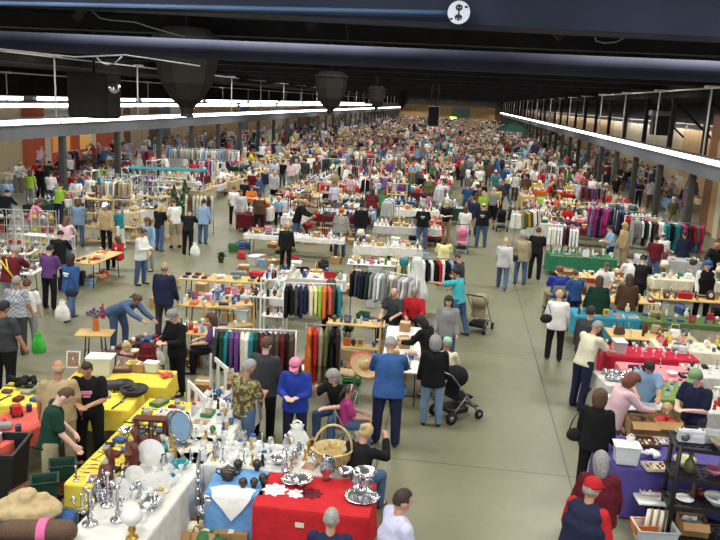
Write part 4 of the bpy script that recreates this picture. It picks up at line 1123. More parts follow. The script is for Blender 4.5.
# ------------------------------------------------------------------ hand-placed stalls of the near half
def mt(x1, y1, x2, y2, W, phrase, cloth=None, top='pinewood', drop=.35, goods=None, n=20, seed=1, cell=.2, H=.75, label=None, dx=0, dy=0, smin=.85, smax=1.1, Lm=None, keep=.95):
    a = P(x1, y1, H); b = P(x2, y2, H); c = (a+b)/2; L = Lm or (b-a).length; ang = math.atan2(b.y-a.y, b.x-a.x)
    if ang > PI/2: ang -= PI
    if ang < -PI/2: ang += PI
    # stalls stand square to the hall
    q = round(ang/(PI/2))*PI/2; ang = q+(ang-q)*.35
    t = make_table(c.x+dx, c.y+dy, ang, L, W, top, cloth, drop, phrase, label, H)
    if goods: fill(t, goods, int(n*1.7), seed, cell*.84, 1, smin=smin, smax=smax)
    under(t, seed) if not cloth else None
    return t
CHINA = ('bowl','plate','vase','mug','teapot','pitcher','figurine','ornament','goblet','bottle','glass_jar')
MIX = ('bowl','book','mug','figurine','vase','game_box','toy_box','picture_frame','tin_can','book_stack','ornament','glass_jar','bottle','small_case','radio','doll','plate','papers','cardboard_box','table_lamp','folded_clothes','wicker_basket','purse','storage_tub','tray_of_trinkets','teddy_bear')
BOXY = ('cardboard_box','game_box','toy_box','book_stack','storage_tub','radio','small_case','closed_box','book')
TOYS = ('toy_truck','teddy_bear','doll','game_box','toy_box','tin_can','ornament')
TOOLS = ('long_tool','long_tool','small_case','toolbox','tin_can','radio','long_tool','small_case')
SILV = ('silver_pitcher','candlestick','silver_bowl','candelabra','brass_candlestick','goblet','silver_tray')
CLOTHY = ('folded_clothes','crumpled_cloth','crumpled_cloth','shoe_pair','purse','hat','folded_clothes')

def under(t, seed, n=3):
    r_ = random.Random(seed*3+1)
    for i in range(n):
        if t.H < .6 or t.W < .6: return
        k = K[r_.choice(('closed_box','plastic_crate','closed_box','cardboard_box','storage_tub','toolbox'))]
        u = -t.L/2+.42+(t.L-.84)*(i+.5)/n; p = t.pt(u, r_.uniform(-.06,.06)); c_ = r_.choice(k.cols)
        o = k.put((p.x,p.y,0), t.rot+r_.uniform(-.2,.2), r_.uniform(1.0,1.25), c_); GOODS.append([o, c_, k, UT(t), u, 0])
_ut = {}
def UT(t):
    if id(t) not in _ut:
        q = Table(t.c.x, t.c.y, t.rot, t.L, t.W, 0, 'the floor under '+t.phrase); _ut[id(t)] = q
    return _ut[id(t)]
# --- lower left
mt(72,378,172,376,.8,'the rear yellow-covered table at the left','yellow',drop=.3,goods=None)
t_yellow = mt(-8,400,138,393,.95,'the long yellow cloth table at the left','yellow',drop=.35,goods=('small_case','basket_dark','long_tool','small_case') if 0 else ('small_case','long_tool','radio','small_case'),n=12,seed=3,cell=.3)
q = P(118,362,.78); K['storage_tub'].put((P(101,374,.77).x, P(101,374,.77).y, .765), .15, 1.35, 'pale yellow', 'large clear storage tub with yellow contents on the yellow table')
put('closed_box',84,372,.765,.2,.55,'tan','small tan photo box at the back of the yellow table')
put('game_box',122,371,.765,.3,1.2,'brown','brown patterned flat box beside the large clear tub')
put('game_box',136,366,.765,.1,1.2,'yellow','yellow flat box at the back corner of yellow table')
put('closed_box',139,371,.765,0,.75,'lavender','lavender box of cards on the rear yellow table')
put('storage_tub',152,372,.765,0,.75,'pale yellow','small milky storage tub beside the lavender box')
put('picture_frame',73,368,.765,.2,1.0,'white','cream framed card standing behind the bald man')
put('crumpled_cloth',167,377,.765,0,.9,'coral','bright coral garment at the right end of rear yellow table')
def tire_bowl(px, py, lab, sc=1):
    c = P(px, py, .78); tag(O('black_bowl', MB().lathe([(.12,0),(.2,.03),(.24,.1),(.23,.11),(.2,.07),(.1,.03),(.001,.03)],'blackplastic',20).mesh('black_bowl'), None, (c.x,c.y,.765), (0,0,0), sc), lab, 'bowl')
tire_bowl(134,393,'wide black bowl on the yellow cloth table'); tire_bowl(122,387,'black bowl behind the wide black bowl',.85)
put('small_case',108,388,.765,.4,1.8,'dark grey','dark see-through case on the yellow cloth table')
put('crumpled_cloth',25,385,.77,0,1.5,'black','black bag slumped on the left end of yellow table')
# chair or garment heap in tan at the far left, pink table, dark bins
mt(-8,432,28,420,.75,'the small table with the pink cloth','coral',drop=.25,goods=('tin_can','game_box'),n=3,seed=5,Lm=1.3)
put('toy_truck',17,414,.77,.6,1.3,'red','red toy set on the pink cloth table'); put('small_case',4,428,.77,.4,1.3,'grey','grey tool case on the pink cloth table')
c = P(8,492,.3); 
def rubbish_bin(c, lab):
    t = thing('rubbish_bin', lab, 'bin', (c.x, c.y, 0), .2)
    O('bin_body', MB().lathe([(.36,0),(.4,.02),(.5,.78),(.54,.8),(.54,.86),(.48,.86),(.46,.78),(.36,.06),(.001,.05)],'blackplastic',4,Matrix.Rotation(PI/4,4,'Z') @ Matrix.Diagonal((1,1,1,1)),False).mesh('bin_body'), t)
    O('rim', MB().box((0,-.36,.83),(.74,.03,.05),'blackplastic',bev=.01).mesh('rim'), t)
c = P(6,462,.6); rubbish_bin(Vector((c.x-.15,c.y,0)), 'big black plastic bin beneath the pink cloth table')
# diagonal row of tables with flatware, toward the glassware
t_flat = mt(160,400,86,486,.70,'the long flatware table','yellow',drop=.3,goods=('table_knife','table_knife','small_case','long_tool','small_case','papers','candlestick','game_box','silver_bowl','tray_of_trinkets'),n=70,seed=8,cell=.135,dx=.14,keep=1)
t_glass = mt(182,452,96,548,.85,'the white cloth glassware table','clothwhite',drop=.6,goods=None)
def metal_bin(px, py, z, rot, lab):
    c = P(px, py, z)
    tag(O('open_bin', MB().lathe([(.5,0),(.52,.01),(.64,.95),(.69,.95),(.69,1.0),(.6,1.0),(.56,.9),(.48,.06),(.001,.05)],'matte',4,Matrix.Diagonal((.36,.30,.22,1)) @ Matrix.Rotation(PI/4,4,'Z'),False).mesh('open_bin'), None, (c.x,c.y,z), (R(0),0,rot), None, 'dark green'), lab, 'bin')
mt(20,494,64,480,.6,'the low stand with the dark green bins',None,'darkwood',H=.6,goods=None,label='low wooden stand under two dark green open bins')
metal_bin(45,494,.605,.5,'dark green open metal bin nearer the burlap heap'); metal_bin(63,477,.605,.5,'dark green open metal bin against the yellow cloth table')
# burlap heap on a blue cloth table
mt(-6,540,66,524,.9,'the blue cloth table in the corner','blue',drop=.5,goods=None)
b = MB(); r_ = random.Random(4)
for i in range(22):
    a = r_.random()*6.28; q = r_.random()**.8*.36; h_ = .24*(1-q/.45)
    if i == 0: b.ell((0,0,.08),(.42,.3,.14),'cloth')
    b.cap((q*math.cos(a), q*.7*math.sin(a), .05+h_), .07, (q*math.cos(a+.5), q*.7*math.sin(a+.5), .03+h_*.8), .05, 'cloth')
c = P(28,512,.8); tag(O('burlap_heap', bake(b,'burlap_heap',.02,3,.7,'cloth'), None, (c.x,c.y,.765), (0,0,0), None, 'tan'), 'heap of tan burlap cloth on the blue cloth table', 'cloth')
c = P(38,534,.85); t = thing('fur_stole', 'dark brown fur roll with a bright pink sash across it', 'clothes', (c.x,c.y,.765), .2)
O('roll', MB().cap((-.32,0,.12),.12,(.3,0,.12),.13,'hair').mesh('roll'), t, color='brown'); O('sash', MB().lathe([(.135,-.05),(.14,-.04),(.14,.04),(.135,.05)],'cloth',16,Matrix.Translation((.06,0,.12)) @ Matrix.Rotation(R(90),4,'Y')).mesh('sash'), t, color=(236,100,160))
# scalloped dark wooden wall shelf standing between the two tables, wooden crate frames
def plaque(px, py, z, rot, H, lab):
    c = P(px, py, z); t = thing('scalloped_shelf', lab, 'shelf', (c.x,c.y,z), rot)
    for s_ in (-1, 1):
        O('side_board', MB().tube([(s_*.22,0,0),(s_*.22,.0,H*.35),(s_*.22,.04,H*.6),(s_*.22,0,H)], [.06,.07,.04,.06], 'darkwood', 6).mesh('side_board'), t)
    O('back_board', MB().box((0,.03,H/2),(.44,.02,H),'darkwood',bev=.005).lathe([(.15,-.01),(.15,.01)],'darkwood',20,Matrix.Translation((0,.03,H)) @ rotx(R(90))).mesh('back_board'), t)
    for z_ in (.02, H*.5): O('ledge', MB().box((0,-.04,z_+.012),(.44,.15,.02),'darkwood').mesh('ledge'), t)
plaque(108,489,.765,-1.2,.42,'reddish scalloped wooden wall shelf standing on the flatware table')
plaque(134,462,.765,-1.2,.36,'second dark wooden shelf standing behind the glass plates')
def wood_frame(px, py, rot, lab):
    c = P(px, py, .765); t = thing('wooden_rack', lab, 'rack', (c.x,c.y,.765), rot)
    for x in (-.2,0,.2): O('upright', MB().box((x,0,.17),(.03,.16,.34),'darkwood').mesh('upright'), t)
    for z_ in (.015,.33): O('rail', MB().box((0,0,z_),(.46,.17,.03),'darkwood').mesh('rail'), t)
wood_frame(151,440,.1,'dark wooden divided rack with a yellow panel on the flatware table')
# glass plates standing in a row, globes, silver
for i, (px, py, s_) in enumerate(((151,459,1.15),(135,478,.8),(120,489,.75),(142,487,.7),(147,486,.72),(152,486,.74),(157,485,.76),(162,484,.78))):
    c = P(px, py+6, .77); o = O('glass_plate', GPL if i else None, None, (c.x,c.y,.765+.16*s_), (R(4),0,.7 if i > 2 else .1), s_, 'white') if i else None
    if i == 0:
        GPL = MB().lathe([(.16,0),(.165,.008),(.08,.02),(.001,.018)],'gloss',28,rotx(R(78)),False).mesh('glass_plate')
        o = O('glass_plate', GPL, None, (c.x,c.y,.765+.16*s_), (R(4),0,.1), s_, 'white')
    tag(o, ('large white plate standing upright at the back of the glassware','white upright plate left of the large white plate','smaller white upright plate nearest the wooden shelf')[i] if i < 3 else 'pale glass plate standing in the row of plates', 'plate', None if i < 3 else 'glass plates standing in a row')
put('lamp_globe',132,538,.765,0,1.05,'gold','brass oil lamp with a white globe at the near end of glassware')
for (px, py, kn, lab) in ((90,524,'candelabra','silver branched candelabra at the near left of the glassware table'),(118,520,'candelabra','silver branched candelabra beside the white lamp globe'),(108,505,'candelabra','brass-toned tall candelabra behind the two silver ones'),(82,512,'candlestick','silver candlestick at the left edge of the glassware table'),(98,500,'silver_pitcher','silver coffee pot behind the left candelabra'),(150,508,'silver_bowl','clear footed bowl in front of the glass plates')):
    put(kn, px, py, .765, .3, 1.25 if kn == 'candelabra' else 1.1, 'silver', lab)
tb = t_glass
fill(Table(tb.c.x+.12, tb.c.y+.15, tb.rot, tb.L*.72, tb.W*.55, tb.H, 'the white cloth glassware table'), ('goblet','goblet','glass_jar','candlestick','bowl','plate','silver_pitcher','goblet'), 40, 31, .125)
put('mirror',181,446,.765,-.25,1.15,'silver','oval silver-framed mirror at the far end of the glassware')
put('mirror',174,438,.765,-.25,.9,'silver','smaller silver-framed picture mirror behind the oval mirror')
# white cloth table with misc and picture stand
t_d = mt(236,392,192,440,.9,'the white table with orange and green trinkets','clothwhite',drop=.4,goods=('ornament','bowl','papers','game_box','mug','plate','figurine','plate','papers','toy_truck','tray_of_trinkets','silver_bowl','glass_jar'),n=26,seed=12,cell=.2)
for sx, (px, py) in enumerate(((196,408),(218,378),(236,352))):
    c = P(px, py, .765)
    t = thing('display_rail', ('white slatted stand nearest the mirror','white slatted stand behind the trinket table','white slatted stand under the clothes rail')[sx], 'stand', (c.x,c.y,0), -.9)
    for a in (-.35, 0, .35): O('slat', MB().box((a,0,.55),(.07,.03,1.1),'whitepaint').mesh('slat'), t)
    for z_ in (.3, 1.05): O('rail', MB().box((0,.02,z_),(.85,.03,.08),'whitepaint').mesh('rail'), t)
# wide white table with china and silver behind the red and blue cloths
t_e = mt(154,449,352,462,.8,'the wide white china table','clothwhite',drop=.65,goods=('plate','bowl','mug','figurine','silver_pitcher','goblet','plate','candlestick','teapot','silver_bowl','brass_candlestick','glass_jar','goblet','papers','silver_tray'),n=60,seed=14,cell=.16,keep=1)
t_b = mt(212,482,266,482,.62,'the small blue cloth table',(96,156,216),drop=.62,goods=None)
for i, (px, py, s_) in enumerate(((228,479,1.3),(243,488,1.1),(254,487,1.0),(263,484,1.15),(238,470,1.2),(257,470,1.2))):
    put('teapot' if i in (0,) else 'ornament', px, py, .77, i*.9, s_, 'dark brown', ('dark round teapot at the left of the blue cloth','dark round bottle at the front edge of the blue cloth','second dark round bottle on the blue cloth','dark round bottle at the right corner of blue cloth','dark ornament at the back left of the blue cloth','dark ornament at the back right of the blue cloth')[i])
b = MB(); c = P(238,490,.785)
pts = [(-.36,-.02),(.34,.06),(.02,-.40)]
vs = []; fs = []
for z_ in (0, -.006):
    vs += [(-.34,.02,z_),(-.2,.12,z_),(.0,.13,z_),(.2,.10,z_),(.34,.02,z_)]
o_ = b.add([(-.30,.02,0),(-.12,.12,0),(.12,.12,0),(.30,.03,0),(.26,-.05,-.01),(-.26,-.05,-.01),(.24,-.09,-.08),(-.25,-.09,-.08),(.13,-.10,-.24),(-.12,-.10,-.22),(0,-.105,-.38)],[(0,5,4,3,2,1),(5,7,6,4),(7,9,8,6),(9,10,8)],'cloth',True)
tb = t_b; tag(O('white_scarf', b.mesh('white_scarf'), None, (tb.c.x+.0,tb.c.y-tb.W/2+.03,.785), (0,0,tb.rot), None, 'white'), 'white lace scarf hanging in a point over the blue cloth', 'cloth')
bb = bpy.data.objects[-1] if 0 else None
t_r = mt(262,489,372,500,.86,'the red cloth table','red',drop=.72,goods=None)
put('silver_tray',362,497,.77,0,.98,'silver','large round silver tray at the right end of the red cloth')
for px, py, kn, s_, lab in ((356,490,'silver_pitcher',1,'silver pot standing on the large round tray'),(366,492,'silver_pitcher',.8,'small silver jug at the right of the round tray'),(302,486,'silver_bowl',1.1,'wide silver dish mid red cloth'),(293,480,'silver_tray',.7,'small silver dish at the back of the red cloth'),(326,478,'silver_pitcher',1.3,'tall glass and silver urn at the back of red cloth'),(286,470,'candelabra',.9,'silver branched candlestick behind the red cloth'),(345,476,'silver_bowl',.9,'patterned silver bowl behind the round tray'),(364,480,'silver_bowl',1.3,'covered patterned bowl at the back right of red cloth')):
    put(kn, px, py, .785 if 'on the large' not in lab else .81, .3, s_, 'silver', lab)
for px, py, r0, cc, lab in ((275,488,.2,'white','white star-shaped doily on the left of the red cloth'),(296,492,.14,'white','smaller white doily on the red cloth'),(312,492,.17,'maroon','maroon folded napkin on the red cloth')):
    c = P(px, py, .79); tag(O('doily', MB().lathe([(r0*.75,0),(r0*.76,.004)],'cloth',24,None,False,.2,8).mesh('doily'), None, (c.x,c.y,.7655), (0,0,0), None, cc), lab, 'doily')
# price card on the front of the red cloth
c = t_r.M @ Vector((-.12, -t_r.W/2-.05, .58)); tag(O('price_card', MB().box((0,0,0),(.11,.006,.07),'paper',rotx(R(8))).mesh('price_card'), None, tuple(c), (0,0,t_r.rot)), 'small white price card pinned on the red cloth front', 'card')
for px, py, kn, cc, lab, z in ((288,528,'cardboard_box','white','cardboard box of white garments below the red cloth',.0),(235,524,'closed_box','wood','brown wooden case under the blue cloth table',0),(203,522,'cardboard_box','cream','printed cream box in front of the blue cloth',.0),(213,532,'cardboard_box','green','open carton nearest the camera by the blue cloth',0)):
    c = P(px, py, .25); K[kn].put((c.x, c.y-(.35 if px == 288 else .1), 0), .1, 1.35, cc, lab)
c = P(205,452,.8)
# dark music stand with silver wind instrument beside it
c = P(190,535,0.3); t = thing('saxophone', 'silver keyed wind instrument standing before the white cloth', 'instrument', (c.x, c.y+.3, 0), .3)
O('tube', MB().tube([(0,0,.55),(0,0,1.15),(.02,0,1.3),(.1,0,1.33)], [.045,.028,.02,.012], 'silver', 10).mesh('tube'), t)
O('bell', MB().tube([(0,0,.55),(.03,0,.44),(.1,0,.44),(.13,0,.55),(.15,0,.7)], [.045,.05,.055,.07,.10], 'silver', 12).mesh('bell'), t)
for z_ in (.65,.78,.9,1.02): O('key', MB().lathe([(.028,0),(.028,.01)],'silver',12,Matrix.Translation((0,-.04,z_)) @ rotx(R(90))).mesh('key'), t)
O('stand', MB().tube([(0,.03,0),(0,.03,.5)],.012,'darksteel',6).box((0,.03,.01),(.3,.3,.02),'darksteel').mesh('stand'), t)
# wicker basket with tall hoop
c = P(331,464,.8); K['wicker_basket'].put((c.x,c.y+.12,.765), .1, 1.75, 'tan', 'big wicker basket with a tall hoop handle by the china')
# folding chair of the seated woman, and two more
# --- middle: chairs, shelves, racks
def ch(px, py, rot, lab, col='tan', z=.45): c = P(px, py, z); chair(c.x, c.y, R(rot), lab, col)
ch(346,372,170,'tan folding chair with the sombrero on it')
c = P(364,356,.95); t = thing('sombrero', 'wide straw sombrero with a pink patterned brim, tilted', 'hat', (c.x,c.y,.72), 0); t.rotation_euler = (R(28), R(24), 0)
O('brim', MB().lathe([(.08,.02),(.18,.0),(.27,.03),(.30,.08),(.30,.09),(.26,.045),(.08,.04)],'cloth',24,caps=False).mesh('brim'), t, color='tan'); O('crown', MB().lathe([(.10,.02),(.09,.1),(.05,.2),(.002,.22)],'wick',18).mesh('crown'), t); O('band', MB().lathe([(.265,.048),(.30,.095),(.312,.09),(.27,.03)],'cloth',24,caps=False).mesh('band'), t, color='coral')
# light wooden bookcase and pine table frame
c = P(347,334,1.0)
SHELFK = ('bowl','mug','figurine','toy_box','book_stack','papers','game_box','glass_jar','folded_clothes','ornament','book')
shelf_unit(-1.95, 15.6, 0.05, 1.15, .38, 1.15, 3, 'pinewood', 'pine two-tier shelf with a red garment and papers on top', 'the pine shelf behind the sombrero chair', SHELFK, 3, n=9, cell=.14)
mt(337,322,385,322,.5,'the pine bench behind the shelf',None,'pinewood',goods=('papers','folded_clothes','small_case'),n=4,seed=3)
# clothes rails
RC1 = ['black','dark green','black','dark grey','navy','navy','dark grey','cream','light grey','green','orange','coral','brown','wood','brown']
c1 = P(281,286,1.62); c2 = P(334,283,1.62)
rack(c1.x, 16.6, c1.x+1.25, 16.9, 1.62, ['black','black','dark grey','navy','navy','cream','pale yellow','lime','orange','coral','brown','teal'], ['jacket'], 'rear clothes rail with black and orange jackets', 'whitepaint', 12, 1)
c1 = P(214,328,1.55); c2 = P(296,331,1.55)
rack(c1.x, c1.y, c2.x, c2.y, 1.55, ['dark grey','dark green','teal','purple','purple','cream','white','teal','dark green','maroon','maroon','dark grey','brown','maroon','black','brown'], ['jacket','jacket','coat'], 'long clothes rail behind the grey-hooded person', 'whitepaint', 16, 2)
c1 = P(297,330,1.5)
rack(c1.x+.1, c1.y+.4, c1.x+.75, c1.y+.5, 1.5, ['orange','red','khaki','olive','black','dark brown'], ['coat','dress'], 'short rail of orange and patterned dresses', 'steel', 6, 5)
c1 = P(352,268,1.6); c2 = P(388,272,1.6)
rack(c1.x, c1.y, c2.x, c2.y, 1.6, ['black','dark grey','navy','black','dark green','grey','light grey','white','grey'], ['jacket'], 'rail of black and grey coats near the pine bench', 'steel', 9, 7)
c1 = P(382,272,1.5)
rack(c1.x+.1, c1.y+.1, c1.x+.9, c1.y-.3, 1.5, ['white','light grey','white','grey','cream','white','light grey'], ['shirt','shirt','dress'], 'rail of white and grey shirts left of the gown', 'whitepaint', 8, 8)
c1 = P(425,258,1.55)
rack(c1.x-.1, c1.y, c1.x+.9, c1.y+.2, 1.55, ['white','black','white','black','red','white','black','light blue','black'], ['jacket','shirt'], 'rail of black and white tops beside the gown', 'steel', 9, 9)
c1 = P(396,262,1.5)
rack(c1.x, c1.y+.4, c1.x+.6, c1.y+.5, 1.5, ['pale yellow','olive','white','lime'], ['shirt'], 'short rail of pale green shirts behind the gown', 'steel', 5, 10)
# white tulle gown on a stand
c = P(415,296,.7); t = thing('bridal_gown', 'long white tulle gown hanging on a stand above the aisle', 'dress', (c.x, c.y, 0))
O('gown_skirt', MB().lathe([(.10,1.75),(.13,1.6),(.12,1.45),(.2,1.2),(.3,.9),(.34,.6),(.33,.59),(.1,1.4)],'cloth',40,None,True,.07,11).mesh('gown_skirt'), t, color='white')
O('gown_lining', MB().lathe([(.08,1.7),(.1,1.3),(.18,.9),(.2,.45)],'cloth',20).mesh('gown_lining'), t, color='cream')
O('stand', MB().cyl((0,0,.02),(0,0,2.0),.015,.015,'steel').lathe([(.2,0),(.2,.02)],'steel',16).cyl((-.12,0,1.78),(.12,0,1.78),.012,.012,'steel').mesh('stand'), t)
c = P(404,262,1.6); tag(O('balloon', MB().ell((0,0,0),(.13,.13,.15),'gloss').cyl((0,0,-.15),(0,0,-1.6),.006,.006,'steel').mesh('balloon'), None, (c.x,c.y,1.6), (0,0,0), None, 'teal'), 'teal balloon-like ornament beside the white gown', 'ornament')
# stall with cream boxes before the woman in red
t_t = mt(398,326,408,372,.75,'the narrow table before the woman in red',None,'whitepaint',goods=('closed_box','papers','storage_tub','papers','cardboard_box'),n=10,seed=21,cell=.33)
# tables of the middle island, nearer half
mt(180,277,268,279,.75,'the pine table with framed pictures','tan' if 0 else None,'pinewood',goods=('picture_frame','crumpled_cloth','storage_tub','small_case','radio','purse'),n=12,seed=31,cell=.28)
mt(180,302,240,303,.75,'the pine table of white boxes and tubs',None,'pinewood',goods=('storage_tub','game_box','glass_jar','mug','toy_box','bottle'),n=22,seed=32,cell=.2)
mt(178,328,212,330,.7,'the small pine table by the purple-shirted sitter',None,'pinewood',goods=('glass_jar','mug','bottle','tin_can'),n=14,seed=33,cell=.16)
shelf_unit(-4.15, 17.6, 0, .6, .4, 1.5, 4, 'whitepaint', 'narrow white shelf unit left of the rear clothes rail', 'the narrow white shelf', ('mug','figurine','toy_box','glass_jar','bottle','ornament'), 34, n=6, cell=.14)
shelf_unit(-4.9, 16.4, .5, 1.1, .35, 1.1, 3, 'pinewood', 'pine magazine shelf standing before the pine tables', 'the pine magazine shelf', ('papers','mug','game_box','book'), 35, n=5, cell=.2)
mt(265,275,345,276,.85,'the crowded table of white bowls and jeans','clothwhite',drop=.3,goods=('bowl','plate','storage_tub','folded_clothes','pitcher','bowl','basin' if 0 else 'plastic_crate'),n=26,seed=36,cell=.22)
mt(272,292,340,293,.75,'the table strewn with blue and white china','clothwhite',drop=.3,goods=CHINA,n=34,seed=37,cell=.17)
mt(210,292,262,292,.7,'the low table of boxed toys',None,'whitepaint',goods=TOYS+('toy_box','game_box'),n=22,seed=38,cell=.19)
t_q = mt(246,233,344,238,.85,'the long table below the fair-haired man','clothwhite',top='pinewood',drop=.15,goods=('cardboard_box','game_box','book','folded_clothes','book_stack','papers','tray_of_trinkets'),n=44,seed=39,cell=.22)
c = P(268,262,.2); K['closed_box'].put((c.x+.2,c.y,0), .5, 1.5, 'tan', 'brown carton leaning under the long table')
mt(348,262,402,263,.8,'the table behind the grey coats',None,'whitepaint',goods=MIX,n=18,seed=40,cell=.22)
mt(355,245,420,246,.8,'the white table beside the pale green shirts','clothwhite',drop=.3,goods=MIX,n=24,seed=41,cell=.2)
mt(375,225,440,227,.8,'the brass-ware table behind the black tee wearer','clothwhite',drop=.3,goods=('brass_candlestick','bowl','teapot','vase','figurine','wicker_basket'),n=26,seed=42,cell=.2)
mt(318,196,362,196,.8,'the table of yellow cartons at mid hall','cream',drop=.3,goods=MIX,n=14,seed=43,cell=.25)
mt(372,208,445,210,.8,'the table of crates in front of the olive jacket','clothwhite',drop=.3,goods=MIX,n=22,seed=44,cell=.22)
# left block across the second aisle
mt(78,263,113,251,.8,'the pine table beside the squatting girl',None,'pinewood',goods=('folded_clothes','crumpled_cloth','folded_clothes','crumpled_cloth'),n=7,seed=51,cell=.34)
mt(84,333,106,331,.5,'the little wooden flower table',None,'woodtint' if 0 else 'pinewood',H=.6,goods=None,Lm=.75)
put('flower_vase',96,330,.615,0,1.3,'purple','orange vase of purple and orange flowers on the wooden table')
put('bottle',103,318,.615,0,1.4,'red','red and white bottle behind the flower vase'); 
mt(112,352,165,338,.7,'the dark table under the bending woman',None,'darkwood',goods=('storage_tub','bowl','crumpled_cloth','mug','small_case','bowl'),n=12,seed=53,cell=.22)
mt(-6,270,40,270,.8,'the trinket table in front of the maroon shirt',None,'whitepaint',goods=MIX,n=18,seed=54,cell=.2)
mt(-6,252,34,250,.8,'the left table of clocks and cases',None,'whitepaint',goods=('small_case','mantel_clock','radio','tin_can','ornament'),n=16,seed=55,cell=.2)
c = P(48,236,.9); shelf_unit(c.x, c.y, 0, 1.6, .5, .95, 3, 'whitepaint', 'white half-height cabinet shelf at the left stall', 'the white half-height shelf', ('book','game_box','folded_clothes'), 56, n=6)
for i, (px, py) in enumerate(((78,256),(88,252))):
    c = P(px, py, .8); tag(O('black_crate', MB().box((0,0,.2),(.42,.3,.4),'blackplastic',bev=.03).mesh('black_crate'), None, (c.x+.1,c.y-.9,0), (0,0,.2)), ('black equipment case left of the pine table','black equipment case right of its twin')[i], 'case')
for i, (px, py, w_) in enumerate(((96,222,1.5),(120,222,1.4),(150,218,1.5))):
    c = P(px, py, .8); shelf_unit(c.x, c.y, .1, w_, .45, 1.7, 4, 'pinewood', ('pine display shelf left of the teal-shirted person','pine display shelf right of the teal-shirted person','pine display shelf beside the evergreen plants')[i], ('the left pine display shelf','the middle pine display shelf','the right pine display shelf')[i], MIX, 60+i, n=7, cell=.2)
def grid_panel(px, py, rot, lab, cols):
    c = P(px, py, .9); t = thing('grid_panel', lab, 'display panel', (c.x, c.y, 0), rot)
    fr = MB()
    for i in range(9): fr.box((-1.0+i*.25,0,.95),(.015,.015,1.8),'whitepaint')
    for i in range(8): fr.box((0,0,.1+i*.25),(2.0,.015,.015),'whitepaint')
    O('wire_grid', fr.mesh('wire_grid'), t)
    r_ = random.Random(int(px))
    for i in range(8):
        for j in range(4):
            O('hung_purse', HP, t, (-.88+i*.25, -.06, .45+j*.4), color=r_.choice(cols))
HP = MB().ell((0,0,0),(.075,.03,.06),'matte',10,8).box((0,-.02,-.07),(.12,.03,.05),'print').tube([(-.06,0,.08),(0,0,.2),(.06,0,.08)],.008,'matte',5).mesh('hung_purse')
grid_panel(122,195,0,'white wire panel hung with grey and black caps, left half',('grey','white','light grey','dark grey')); grid_panel(143,196,0,'white wire panel hung with grey and black caps, right half',('grey','white','light grey','black'))
grid_panel(24,240,.2,'white wire grid hung with small trinkets at far left',('red','white','yellow','light grey'))
# evergreen plants
def conifer(px, py, h_, lab):
    c = P(px, py, h_); TABLES.append(Table(c.x, c.y, 0, .9, .9, 0, '')); t = thing('evergreen_tree', lab, 'tree', (c.x, c.y, 0))
    f = MB(); r_ = random.Random(int(px*7))
    for i in range(260):
        z_ = .25+r_.random()*(h_-.3); rr = (h_-z_)*.34; a = r_.random()*6.28; q = rr*r_.uniform(.5,1.1)
        p0 = Vector((q*.4*math.cos(a), q*.4*math.sin(a), z_+.05)); p1 = Vector((q*math.cos(a), q*math.sin(a), z_-.06)); sdv = Vector((-math.sin(a), math.cos(a), 0))*.06
        f.add([p0, p1+sdv, p1+Vector((0,0,-.05)), p1-sdv], [(0,1,2,3)], 'leaf', False)
    O('trunk', MB().cyl((0,0,0),(0,0,h_*.9),.03,.01,'darkwood').mesh('trunk'), t); O('foliage', f.mesh('foliage'), t)
    O('pot', MB().lathe([(.1,0),(.16,.25),(.17,.25),(.14,.22)],'matte',14).mesh('pot'), t, color='brown')
conifer(174,183,1.7,'artificial evergreen tree behind the white-shirted man'); conifer(185,178,1.9,'taller artificial evergreen tree beside the first'); conifer(177,196,1.3,'low bushy evergreen in front of the two trees')
c1 = P(166,147,1.9); rack(c1.x, c1.y, c1.x+5, c1.y+.4, 1.9, ['white','light grey','light blue','cream','white','grey'], ['shirt'], 'long rail of white shirts at the left wall', 'whitepaint', 26, 71)
c1 = P(190,194,1.6); rack(c1.x-.2, c1.y, c1.x+.9, c1.y+.3, 1.6, ['cream','light grey','brown','olive'], ['dress','coat'], 'rail of cream dresses at the second aisle', 'steel', 8, 72)
# teal market umbrella lying flat as an awning, folded; green umbrella far away
def parasol(px, py, z, r0, col, lab, y=None):
    c = P(px, py, z) if y is None else PY(px, py, y)
    t = thing('market_umbrella', lab, 'umbrella', (c.x, c.y, 0))
    O('canopy', MB().lathe([(r0,0),(r0*.96,.03),(r0*.5,.36*r0),(.02,.6*r0),(r0*.5,.33*r0),(r0,-.01)],'cloth',8,Matrix.Translation((0,0,c.z)),False).mesh('canopy'), t, color=col)
    O('pole', MB().cyl((0,0,0),(0,0,c.z+.6*r0),.03,.03,'steel').lathe([(.3,0),(.3,.06)],'darksteel',14).mesh('pole'), t)
parasol(0,0,2.3,2.6,'dark green','dark green market umbrella open over a far right stall',y=95) if 0 else None
cq = PY(513,131,85); t = thing('market_umbrella', 'dark green market umbrella open over a far right stall', 'umbrella', (cq.x, cq.y, 0))
O('canopy', MB().lathe([(1.9,0),(1.85,.05),(1.0,.6),(.02,1.0),(1.0,.55),(1.9,-.02)],'cloth',8,Matrix.Translation((0,0,cq.z)),False).mesh('canopy'), t, color='dark green'); O('pole', MB().cyl((0,0,0),(0,0,cq.z+1.0),.04,.04,'steel').mesh('pole'), t)
c = P(168,170,1.9); t = thing('awning', 'teal fabric awning over a stall beyond the evergreen trees', 'awning', (c.x, c.y, 0), .25)
O('canopy', MB().box((0,0,1.95),(3.6,1.2,.06),'cloth',rotx(R(0)),bev=.02).mesh('canopy'), t, color='teal')
TABLES.append(Table(c.x, c.y, .25, 3.8, 1.4, 0, ''))
for sx in (-1.7, 1.7): O('pole', MB().cyl((sx,0,0),(sx,0,1.95),.02,.02,'steel').mesh('pole'), t)

